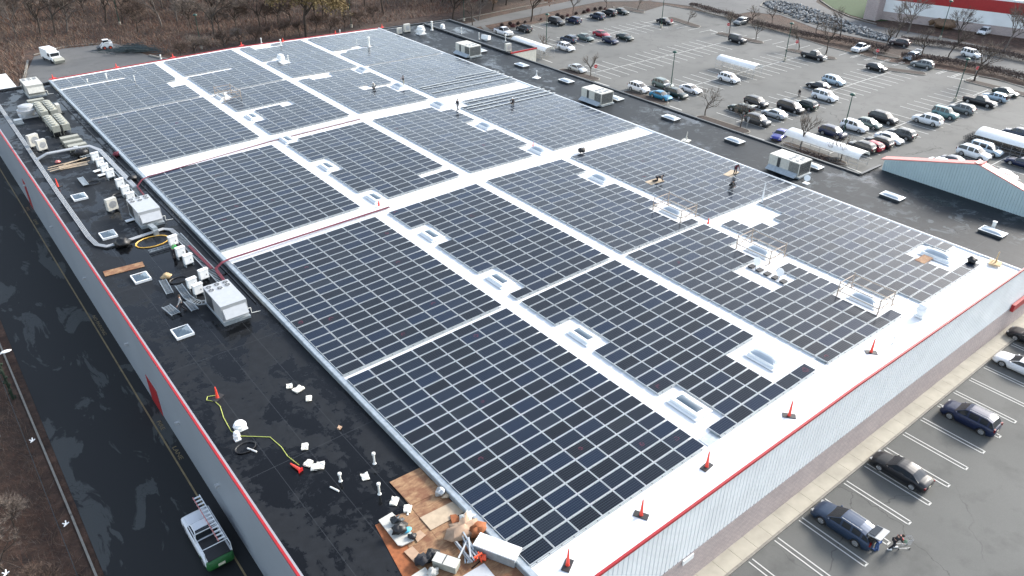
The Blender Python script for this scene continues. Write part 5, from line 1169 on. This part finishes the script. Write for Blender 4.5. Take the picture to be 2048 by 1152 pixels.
for a in [(1341,60,'stop sign by the rear island'),(1454,68,'stop sign by the boxy black car island'),(1590,104,'stop sign left of the black pickup island'),(1750,122,'stop sign above the small black car'),(1948,158,'stop sign beside the right island tree'),(1190,155,'sign post at the first planted island')]: stop(*a)
for (u,v),lb in [((1334,210),'round white sign beside the teal sedan'),((1492,262),'round sign at the third island tip'),((1690,325),'round grey sign before the near cart shelter')]:
    q=at(u,v,G); b=MB(); b.tube((0,0,0),(0,0,2.2),.035,.035,6); b.lathe((0,-.05,2.2),[(.3,0),(.3,.02)],14,axis=Vector((-.4,-.9,0))); tag(b.build('round_sign',M['grey_metal'],loc=q),lb,'sign','round signs at the islands')
def corral(a,b_,wd,lb,carts=False):
    A=Vector((*a,G));B=Vector((*b_,G));d=(B-A);L_=d.length; r=tag(empty('cart_shelter',((A+B)/2),math.atan2(d.y,d.x)),lb,'cart shelter','white roofed cart shelters')
    n=10; b=MB(); vs=[]
    for x in (-L_/2,L_/2):
        for t in (0,.04):
            for k in range(n+1):
                th=math.pi*k/n; vs.append((x,-(wd/2-t)*math.cos(th),1.75+(.85-t)*math.sin(th)))
    m_=n+1; b.add(vs,[(k,k+1,2*m_+k+1,2*m_+k) for k in range(n)]+[(m_+k+1,m_+k,3*m_+k,3*m_+k+1) for k in range(n)]+[(k+1,k,m_+k,m_+k+1) for k in range(n)]+[(2*m_+k,2*m_+k+1,3*m_+k+1,3*m_+k) for k in range(n)])
    b.build('canopy',M['white_paint'],r,True)
    k=int(L_/1.5)
    for s in (-1,1):
        for i in range(k+1):
            x=-L_/2+L_*i/k; q=MB(); q.tube((x,s*(wd/2-.03),0),(x,s*(wd/2-.03),1.78),.025,.025,6); q.build('post',M['grey_metal'],r)
        q=MB()
        for z in (.35,.9): q.tube((-L_/2,s*(wd/2-.03),z),(L_/2,s*(wd/2-.03),z),.02,.02,6)
        q.build('rail',M['grey_metal'],r)
    return r,A,B
r1,_,_=corral((119.3,79.3),(119.3,69.6),2.8,'white arched cart shelter in the middle of the upper lot')
r2,_,_=corral((91.9,43.4),(91.9,30.2),3.2,'white arched cart shelter beside the fourth island')
r3,A3,B3=corral((118,24.5),(118,8),4.2,'white arched cart shelter full of carts at the right edge')
r4,_,_=corral((93.8,117.5),(93.8,105.5),2.8,'white arched cart shelter beside the wing')
def cart_me():
    b=MB()
    for s in(-1,1):
        b.path([Vector((-.45,s*.25,1.0)),Vector((.4,s*.2,.95)),Vector((.35,s*.18,.45)),Vector((-.35,s*.22,.45)),Vector((-.45,s*.25,1.0))],.02,4)
        for k in range(6): b.path([Vector((-.4+.14*k,s*.24,.98)),Vector((-.33+.13*k,s*.2,.45))],.01,3)
    for z in (.45,.98): b.path([Vector((.38,-.2,z)),Vector((.38,.2,z))],.02,4); b.path([Vector((-.42,-.25,z)),Vector((-.42,.25,z))],.02,4)
    b.path([Vector((-.3,-.2,.1)),Vector((.3,-.16,.1))],.02,4); b.path([Vector((-.3,.2,.1)),Vector((.3,.16,.1))],.02,4)
    return b.mesh('shopping_cart',[M['dark_metal']])
CM=cart_me(); d=(B3-A3).normalized(); nrm=Vector((-d.y,d.x,0))
for rw in range(5):
    for i in range(26):
        q=A3+d*(-1.2+i*.42)+nrm*(-1.6+rw*.8); o=bpy.data.objects.new('shopping_cart',CM); COL.objects.link(o); o.location=(q.x,q.y,G); o.rotation_euler=(0,0,math.atan2(d.y,d.x)); tag(o,'shopping cart nested in the rows under the right cart shelter','shopping cart','carts nested under the right shelter')
for i in range(5):
    q=at(1655+i*5,330-2,G); o=bpy.data.objects.new('shopping_cart',CM); COL.objects.link(o); o.location=(q.x,q.y,G); o.rotation_euler=(0,0,-.9); tag(o,'shopping cart in the short row at the open end of the fourth island','shopping cart','carts by the fourth island')
# the red and white store
b_=tag(empty('store_building',(191.5,83.2,G)),'big white store with a broad red band across the far right','building')
A=Vector((191.5,83.2,0)); B=Vector((206.0,34.0,0)); dv=(B-A).normalized(); nv=Vector((-dv.y,dv.x,0))
def wallseg(name,m,z0,z1,off=0,l=75,s0=0):
    b=MB(); o=nv*(0)-Vector((nv.x,nv.y,0))*off*(-1 if nv.x<0 else 1)
    p=[A+dv*s0+o-A, A+dv*l+o-A]; back=Vector((40,12,0))
    b.add([(p[0].x,p[0].y,z0),(p[1].x,p[1].y,z0),(p[1].x,p[1].y,z1),(p[0].x,p[0].y,z1),(p[0].x+back.x,p[0].y+back.y,z0),(p[0].x+back.x,p[0].y+back.y,z1),(p[1].x+back.x,p[1].y+back.y,z0),(p[1].x+back.x,p[1].y+back.y,z1)],[(0,1,2,3),(4,0,3,5),(3,2,7,5),(1,6,7,2)]); return b.build(name,M[m],b_)
wallseg('brick_base','brick',-.1,2.1,.04); wallseg('wall','wallwhite',2.1,5.2); wallseg('red_band','redtrim',5.2,8.0,.04); wallseg('parapet','white_paint',8.0,8.5,.1); 
b=MB(); b.box((-1.5,1.0,4.6),(3.2,3.4,9.4)); b.build('corner_pier',M['brick'],b_)
# straw bales / mulch heaps in front of the store
for (u,v),s_ in (((1868,50),1.0),((1890,56),1.2),((1850,46),.8)):
    lump(u,v,2.2*s_,'dried','straw_heap','heap','tan mulch heap along the store wall, '+('middle one' if s_==1 else 'largest' if s_>1 else 'smallest'),z=G,sq=(1.3,1.,.45),seed=int(s_*10),grp='tan heaps by the store')
# ================================================================ back lot: truck, loader, scrap
q=at(107,122,G); r=tag(empty('utility_truck',(q.x,q.y,G),R(-80)),'white roofed utility truck parked at the back left lot','truck')
b=MB(); b.bb(-3.2,.4,-1.05,1.05,.6,2.5); b.build('box_body',M['white_paint'],r); b=MB(); b.bb(.45,1.7,-1.0,1.0,.55,2.1); b.bb(1.7,2.5,-.95,.95,.55,1.25); b.build('cab',M['white_paint'],r)
b=MB(); b.bb(1.62,1.73,-.85,.85,1.3,1.95); b.bb(-.05+.6,1.5,-1.03,1.03,1.3,1.9); b.build('windows',M['glassdark'],r)
b=MB(); b.box((3.2,0,.7),(.9,2.0,.7),ry=.5); b.build('front_blade',M['beige'],r)
for x in (-2.2,1.6):
    for s in (-1,1): 
        o=bpy.data.objects.new('wheel',wheel_me(.4)[0]); COL.objects.link(o); o.parent=r; o.location=(x,s*.95,.4)
q=at(214,98,G); r=tag(empty('skid_loader',(q.x,q.y,G),R(175)),'white and red compact skid loader at the back lot edge','loader')
b=MB(); b.prism([(-1.2,0),(1,0),(1,1),(-1.2,1)],0,.01); b=MB(); b.bb(-1.3,.7,-.55,.55,.4,1.3); b.bb(-.6,.5,-.5,.5,1.3,2.0,m=1); b.bb(-.65,.55,-.55,.55,2.0,2.08); b.build('cab',[M['white_paint'],M['glassdark']],r)
for s in (-1,1):
    b=MB(); b.bars([Vector((-1.2,s*.75,1.6)),Vector((.3,s*.75,1.5)),Vector((1.3,s*.75,.5))],.16,.22); b.build('lift_arm',M['white_paint'],r)
    for x in (-.7,.5): b=MB(); b.lathe((x,s*.8,.4),[(.2,-.12),(.4,-.12),(.4,.12),(.2,.12)],16,axis=Vector((0,1,0)),m=0); b.lathe((x,s*.93,.4),[(.2,-.0),(.19,.02)],14,axis=Vector((0,s,0)),m=1); b.build('wheel',[M['rubber'],M['orange']],r)
b=MB(); b.box((1.6,0,.35),(.7,1.7,.6),ry=.2); b.build('bucket',M['dark_metal'],r)
M['scrap']=mat('dark_green_grey_metal',(.06,.08,.08),.5,.2,.3)
b=MB(); q=at(270,104,G); rr_=random.Random(3)
for i in range(170):
    a=rr_.uniform(-.5,.5); L_=rr_.uniform(1.5,4.5); c_=Vector((rr_.gauss(0,3.2),rr_.gauss(0,1.1),0)); c_.z=rr_.uniform(.1,1.5)*math.exp(-(c_.x/5)**2); d_=Vector((math.cos(a),math.sin(a),rr_.uniform(-.15,.15)))*L_/2; b.tube(c_-d_,c_+d_,.045,.045,4)
tag(b.build('scrap_metal_pile',M['scrap'],loc=q,rz=R(-35)),'tangled pile of grey green metal fencing at the back lot edge','scrap metal',kind='stuff')
# white container at left edge behind the dark roof
q=at(4,178,G+.2); r=tag(empty('storage_container',(-5.5,130.8,G)),'plain white box container behind the far left roof corner','container'); b=MB(); b.bb(-3.2,1.35,0,10,0,5.1); b.build('box',M['white_paint'],r); b=MB(); b.bb(-3.25,1.4,-.06,10.06,5.1,5.2); b.build('lid',M['white_paint'],r)
# wheelie dumpster at bottom
b=MB(); q=Vector((-11.8,13.6,G)); b.bb(-.6,.6,-.9,.9,0,1.1); b.box((0,0,1.16),(1.3,1.95,.1),rx=.08); tag(b.build('dumpster',M['dark_metal'],loc=q),'dark dumpster against the side wall at the picture bottom','dumpster')
# left fence with posts, power line insulators
fz=tag(empty('chain_fence',(-21.2,0,G)),'low wire fence along the brush beside the side road','fence')
for k in range(28): b=MB(); b.tube((0,8+k*3.0,0),(0,8+k*3.0,1.8),.03,.03,6); b.build('post',M['dark_metal'],fz)
b=MB()
for z in (.3,.9,1.5,1.8): b.tube((0,8,z),(0,89,z),.012,.012,4)
b.build('wires',M['dark_metal'],fz)
for (u,v),lb in [((65,882),'white bracket fitting on the fence line, upper of the three'),((132,1049),'white bracket fitting on the fence line, middle of the three'),((12,1148),'white bracket fitting in the brush at the bottom corner')]:
    q=at(u,v,G+1.85); b=MB()
    for a in (0,1.3,2.6,3.9): b.tube((0,0,0),(.22*math.cos(a),.32*math.sin(a),.1),.06,.04,6)
    tag(b.build('fence_fitting',M['white_paint'],loc=q),lb,'fitting','white fittings on the fence')
q=at(5,745,G+3); b=MB(); b.tube((0,0,-3),(0,0,3.0),.12,.1,8)
for k in range(12): a=k*2.4; b.blob((.14*math.cos(a),.14*math.sin(a),-2.8+k*.45),.16,k,rough=.4,n=6)
tag(b.build('vine_pole',M['evergreen'],loc=q),'ivy covered pole leaning in the brush at the left edge','pole')
# ================================================================ vegetation
def limb(tb,tw,p,d,L_,r,lev,rr_,P):
    """tapered limb that forks; the last level makes twig ribbons"""
    n=3; pts=[p]; dd=d.copy()
    for i in range(n):
        dd=(dd+Vector((rr_.gauss(0,P['wig']),rr_.gauss(0,P['wig']),rr_.gauss(0,P['wig']*.5)+P['up']))).normalized(); pts.append(pts[-1]+dd*L_/n)
    for i in range(n): tb.tube(pts[i],pts[i+1],r*(1-.25*i/n*1.6),r*(1-.25*(i+1)/n*1.6),5 if lev>1 else 4,cap=False)
    if lev==0:
        for i in range(P['tw']):
            q=pts[1].lerp(pts[-1],rr_.random()) if rr_.random()<.7 else pts[-1]
            t=(dd+Vector((rr_.gauss(0,.6),rr_.gauss(0,.6),rr_.gauss(0,.4)+P['tup']))).normalized()*rr_.uniform(.4,1.0)*P['tl']
            s=Vector((rr_.gauss(0,1),rr_.gauss(0,1),rr_.gauss(0,1))).normalized().cross(t).normalized()*P['tww']
            tw.add([q-s,q+s,q+t],[(0,1,2)])
            if P['leaf']:
                for j in range(P['leaf']):
                    c_=q+t*rr_.random()+Vector((rr_.gauss(0,.12),rr_.gauss(0,.12),rr_.gauss(0,.12))); a=Vector((rr_.gauss(0,1),rr_.gauss(0,1),rr_.gauss(0,1))).normalized()*P['ls']; e=a.cross(Vector((rr_.gauss(0,1),rr_.gauss(0,1),1))).normalized()*P['ls']*.7
                    tw.add([c_-a,c_+e,c_+a,c_-e],[(0,1,2,3)],1)
        return
    k=P['fork'][len(P['fork'])-lev]
    for i in range(k):
        f=rr_.uniform(.35,1.0) if i else 1.0; q=pts[1].lerp(pts[-1],f) if lev<P['lv'] else pts[0].lerp(pts[-1],.35+.65*f)
        a=rr_.uniform(0,2*math.pi); sp=P['sp']*rr_.uniform(.6,1.2); s=dd.orthogonal().normalized(); s.rotate(Matrix.Rotation(a,3,dd)) 
        nd=(dd*math.cos(sp)+s*math.sin(sp)).normalized(); limb(tb,tw,q,nd,L_*rr_.uniform(.55,.8),r*.55,lev-1,rr_,P)
def tree_mesh(seed,H=9,bark='brown_trunk',twig='twig',leafm=None,**kw):
    P=dict(wig=.12,up=.06,tw=13,tup=.1,tl=1.0,tww=.02,leaf=0,ls=.1,fork=[5,4,4],lv=3,sp=.65); P.update(kw)
    rr_=random.Random(seed); tb=MB();tw=MB(); limb(tb,tw,Vector((0,0,-.1)),Vector((rr_.gauss(0,.06),rr_.gauss(0,.06),1)),H*.42,H*.018+.02,3,rr_,P)
    return tb.mesh('trunk',[M[bark]],True),tw.mesh('crown',[M[twig],M[leafm or twig]])
def put_tree(ms,p,s,rz,name,lb,grp=None,sz=None,cat='tree'):
    o=bpy.data.objects.new(name,ms[0]); COL.objects.link(o); o.location=p; o.scale=(s,s,sz or s); o.rotation_euler=(0,0,rz)
    c=bpy.data.objects.new('crown',ms[1]); COL.objects.link(c); c.parent=o; tag(o,lb,cat,grp); return o
BARE=[tree_mesh(100+i,9,'brown_trunk' if i%2 else 'grey_trunk','twig' if i%3 else 'twig2') for i in range(5)]
SMALL=[tree_mesh(200+i,5,'brown_trunk','twig2',fork=[5,4,3],tw=8,tl=.6,tww=.010,sp=.7) for i in range(3)]
THICK=[tree_mesh(300+i,6,'brown_trunk','twig' if i else 'twig2',fork=[7,5,4],tw=15,tl=1.0,tww=.022,sp=.8,up=.03) for i in range(4)]
# lot trees
for i,((u,v),s,k,lb) in enumerate([((1181,154),1.0,0,'small bare tree at the first planted island'),((1410,232),1.15,1,'bare tree at the near end of the third island'),((1480,256),.95,2,'small bare tree at the far tip of the third island'),((1600,300),1.35,0,'bare tree before the near end of the fourth island shelter'),((1680,322),1.0,1,'bare tree at the right tip of the fourth island'),
   ((1376,48),.85,2,'thin tree on the rear island'),((1458,68),1.2,0,'dark bare tree beside the boxy black car'),((1512,80),1.1,1,'bare tree right of the boxy black car'),((1598,99),1.2,2,'bare tree left end of the pickup island'),((1652,108),1.6,0,'larger dark tree right of the black pickup'),((1948,163),1.9,1,'larger bare tree on the right island'),
   ((1275,20),.9,2,'thin bare tree at the end of the rear kerb row'),((1146,28),1.1,0,'thin bare tree at the rear kerb among shrubs'),((1213,14),.9,1,'small bare tree behind the rear kerb row'),((1505,48),1.1,2,'bare tree at the far road corner'),((1543,50),1.0,0,'bare tree along the far kerb, left of the hedge'),((1632,66),1.1,1,'bare tree along the far kerb middle'),((1680,74),1.5,2,'bushy bare tree behind the hedge'),
   ((1770,104),1.3,0,'dark bare tree at the small square island'),((1842,112),1.4,1,'bare tree behind the pale blue wagon'),((1896,115),1.5,2,'bare tree in the hedge at the far road'),((1088,108),.9,0,'thin bare tree beside the wing shelter'),((945,50),1.4,1,'pale leafless tree behind the wing roof edge')]):
    q=at(u,v,G); put_tree(SMALL[k],q,s,i*1.3,'bare_tree',lb,'bare trees in the parking lot')
for i,((u,v),s,lb) in enumerate([((1815,66),1.15,'tall bare tree before the store corner'),((1917,85),1.0,'tall bare tree left of the white van'),((2008,100),1.15,'tall bare tree right of the white van'),((1790,78),.9,'dark bare tree at the end of the rocks'),((2055,90),1.1,'bare tree at the top right edge')]):
    put_tree(BARE[i%5],at(u,v,G),s,i*2.1,'bare_tree',lb,'tall bare trees by the store')
# leaf-bearing trees
OAK=tree_mesh(401,8,'brown_trunk','twig','brownleaf',leaf=4,ls=.16,tw=8,sp=.7); RED=tree_mesh(402,7,'brown_trunk','twig','redleaf',leaf=6,ls=.17,tw=9,sp=.7,fork=[6,4,4]); PALE=tree_mesh(403,7,'grey_trunk','twig2','dried',leaf=4,ls=.16,tw=8)
WIL=tree_mesh(404,9,'brown_trunk','willow','willow',leaf=5,ls=.14,tw=14,tl=2.6,tup=-1.3,sp=.75,tww=.03,fork=[6,5,4]); EVG=tree_mesh(405,8,'brown_trunk','evergreen','evergreen',leaf=9,ls=.2,tw=10,sp=.75,fork=[6,5,4])
put_tree(OAK,at(1062,42,G),1.45,.3,'oak_tree','broad tree with rusty brown leaves beside the rear lot kerb')
put_tree(RED,at(905,38,G),1.5,.9,'red_leaf_tree','tree with dark red leaves behind the wing roof'); put_tree(PALE,at(958,40,G),1.3,1.9,'pale_leaf_tree','tree with pale dried leaves left of the back road')
put_tree(WIL,at(612,74,G),1.9,.5,'willow_tree','large yellow willow rising behind the rear roof edge')
for i,(u,v) in enumerate([(985,6),(1012,-4),(965,-10),(1045,-14),(1090,-20),(1000,-30)]): put_tree(EVG,at(u,v+14,G),1.5,i*1.1,'evergreen_tree','dark evergreen tree behind the back road, %s of the group from the left'%ORD[i],'evergreens behind the back road')
# woods behind the warehouse, every tree its own
rr_=random.Random(12); cells=[]
for row,v in enumerate((66,36,8,-16,-42)):
    for u in range(-60,1000,34):
        uu=u+rr_.uniform(-14,14); vv=v+rr_.uniform(-12,12)
        edge=160-.185*max(uu-95,0)*(1.0 if uu<480 else .93) if uu>95 else 175
        if uu<340: edge=min(edge,110 if uu>60 else 150)
        if uu>900: edge=18
        if vv>edge-12 or (120<uu<350 and vv>66): continue
        cells.append((row,uu,vv))
for row in range(5):
    for k_,(r0,uu,vv) in enumerate(sorted(c_ for c_ in cells if c_[0]==row)):
        k=rr_.randrange(5); s=rr_.uniform(1.0,1.6); m_=BARE[k] if rr_.random()<.5 else THICK[k%4]
        put_tree(m_,at(uu,vv,G),s*(1.0 if vv>0 else 1.15),rr_.uniform(0,6),'bare_tree','leafless tree in the %s line of the woods, number %d from the left'%(['nearest','second','third','fourth','farthest'][row],k_+1),'leafless trees of the woods')
bu=0
for u in range(360,760,30):
    q=at(u,150-(u-360)*.19-30+rr_.uniform(-6,6),G)
    put_tree(THICK[rr_.randrange(4)],q,rr_.uniform(.6,.9),rr_.uniform(0,6),'bare_bush','leafless bush behind the rear roof edge, number %d from the left'%((u-330)//30),'bushes behind the rear roof edge',cat='bush')
# trees in the brush left of the side road
for i,((x,y),s) in enumerate([((-23.5,15.5),.55),((-24.5,19),.5),((-23.4,22.5),.6),((-25,27),.55),((-23.8,31.5),.5),((-25.5,35),.6),((-23.6,41),.5),((-24.5,47),.55),((-23.7,54),.6),((-24,62),.6),((-24.5,70),.7),((-23.8,80),.8),((-24,92),.8),((-22,104),.9),((-19,118),.8),((-17,131),.9),((-14,142),1.0),((-22,12),.5)]):
    put_tree(THICK[i%4] if i%3 else BARE[i%5],Vector((x,y,G)),s,i*1.7,'bare_bush','bare tangled bush along the brush strip, %s counting up the side road'%ORD[i],'bushes along the side road',cat='bush')
# undergrowth: twigs and leaves nobody could count
ug=MB(); rr_=random.Random(77)
def twigs(n,pick,h,wd):
    for _ in range(n):
        p=pick(); 
        if p is None: continue
        t=Vector((rr_.gauss(0,.6),rr_.gauss(0,.6),rr_.uniform(.4,1.2)))*h*rr_.uniform(.5,1.3); s=Vector((rr_.gauss(0,1),rr_.gauss(0,1),0)).normalized()*wd
        ug.add([p-s,p+s,p+t],[(0,1,2)],rr_.choice((0,0,1,2,3)))
def back():
    u=rr_.uniform(-20,960); v=rr_.uniform(-10,165)
    edge=160-.185*max(u-95,0) if u>95 else 175
    if u>500: edge=85-(u-500)*.14
    if v>edge-2: return None
    if 50<u<350 and v>100-(max(0,u-100)*.09)+ (0 if u<230 else (u-230)*.3): return None
    if u>940 : return None
    return at(u,v,G)
twigs(60000,back,1.2,.05)
def leftb(): return Vector((rr_.uniform(-31,-20.8),rr_.uniform(4,118),G))
twigs(26000,leftb,.8,.012)
tag(ug.build('undergrowth',[M['twig'],M['twig2'],M['dried'],M['brownleaf']]),'brown brush and dead stems covering the ground of the woods','undergrowth',kind='stuff')
# hedges and shrubs
def shrub_me(seed,m='shrub'):
    r_=random.Random(seed); b=MB()
    for i in range(520):
        d=Vector((r_.gauss(0,1),r_.gauss(0,1),abs(r_.gauss(0,1)))).normalized(); c_=Vector((d.x*.6,d.y*.6,d.z*.75))*r_.uniform(.5,1.05)+Vector((0,0,.1)); a=Vector((r_.gauss(0,1),r_.gauss(0,1),r_.gauss(0,1))).normalized()*.10; e=a.cross(d).normalized()*.05; b.add([c_-a,c_+e,c_+a,c_-e],[(0,1,2,3)])
    for i in range(40): d=Vector((r_.gauss(0,.5),r_.gauss(0,.5),1)).normalized()*.9; b.tube((0,0,0),d,.012,.006,3)
    return b.mesh('shrub',[M[m]])
SH=[shrub_me(1),shrub_me(2),shrub_me(3,'redleaf')]
k=0
for (u,v),s in [((1004,52),.9),((1020,50),1.0),((1026,55),1.2),((1036,49),.9),((1050,46),.7),((1082,40),.6),((1115,34),1.2),((1124,38),1.2),((1135,33),.8),((1152,29),.9),((1168,27),1.0),((1176,23),1.1),((1190,20),.9),((1201,19),1.0),((1210,20),.8)]:
    o=bpy.data.objects.new('shrub',SH[k%3]); COL.objects.link(o); o.location=at(u,v,G); o.scale=(s,s,s); tag(o,'small round dark shrub on the rear kerb bank, %s from the left'%ORD[k],'shrub','round shrubs on the rear kerb bank'); k+=1
hd=MB(); rr_=random.Random(5)
def hedge(pts,wd,h,lb):
    P=[at(u,v,G) for u,v in pts]; b=MB(); L_=sum((c_-a).length for a,c_ in zip(P,P[1:])); 
    for a,c_ in zip(P,P[1:]):
        l=(c_-a).length; n=Vector((-(c_-a).y,(c_-a).x,0)).normalized()
        for i in range(int(l*260)):
            q=a.lerp(c_,rr_.random())+n*rr_.gauss(0,wd*.35); q.z=G+h*(1-abs(rr_.gauss(0,.32))); e=Vector((rr_.gauss(0,1),rr_.gauss(0,1),rr_.gauss(0,1))).normalized()*.16; f=e.orthogonal().normalized()*.07; b.add([q-e,q+f,q+e,q-f],[(0,1,2,3)],rr_.choice((0,0,1)))
    return tag(b.build('hedge',[M['shrub'],M['twig']]),lb,'hedge','low dark hedges')
hedge([(1380,15),(1399,18)],1.6,1.3,'short dark hedge at the far kerb corner'); hedge([(1400,20),(1443,33)],1.8,1.4,'dark hedge along the upper far kerb'); hedge([(1448,32),(1466,38),(1500,48)],1.8,1.3,'dark hedge behind the grey crossover bays')
hedge([(1505,50),(1600,72),(1665,85)],2.0,1.2,'long dark hedge along the far kerb'); hedge([(1668,84),(1740,98),(1775,108)],2.4,1.4,'dark hedge behind the white pickup bays'); hedge([(1800,118),(1900,130),(2000,150),(2080,172)],3.0,1.3,'dark hedge along the right part of the far kerb'); hedge([(1800,84),(1900,95),(2000,112),(2080,130)],2.6,1.2,'dark hedge beyond the far road'); hedge([(1590,313),(1650,330)],1.8,1.0,'dark planting on the fourth island')
# riprap between the far roads
b=MB(); rr_=random.Random(9)
poly=[(1525,8),(1545,2),(1600,8),(1660,30),(1720,52),(1780,74),(1790,84),(1740,78),(1680,62),(1620,46),(1560,26)]
c0=at(1530,6,G); pairs=[((1527,6),(1540,18)),((1560,4),(1565,26)),((1600,10),(1610,44)),((1650,28),(1650,54)),((1700,46),(1700,66)),((1760,68),(1760,80)),((1795,82),(1795,85))]
for _ in range(1500):
    i=rr_.randrange(6); t=rr_.random(); a=at(lerp(pairs[i][0][0],pairs[i+1][0][0],t),lerp(pairs[i][0][1],pairs[i+1][0][1],t),G); c_=at(lerp(pairs[i][1][0],pairs[i+1][1][0],t),lerp(pairs[i][1][1],pairs[i+1][1][1],t),G); q=a.lerp(c_,rr_.random()); s=rr_.uniform(.2,.5)
    b.blob((q.x,q.y,G+.15+s*.3),s,rr_.randrange(999),(1,rr_.uniform(.6,1),.7),rough=.45,n=6,m=rr_.choice((0,0,1,2)))
M['rock']=mat('grey_rock',(.15,.16,.165),.9,0,.3,2); M['rock2']=mat('dark_rock',(.06,.065,.07),.9,0,.3,2); M['rock3']=mat('pale_rock',(.30,.31,.31),.9,0,.2,2)
tag(b.build('rock_riprap',[M['rock'],M['rock2'],M['rock3']]),'grey broken rocks covering the bank between the two far roads','rocks',kind='stuff')
b=MB()
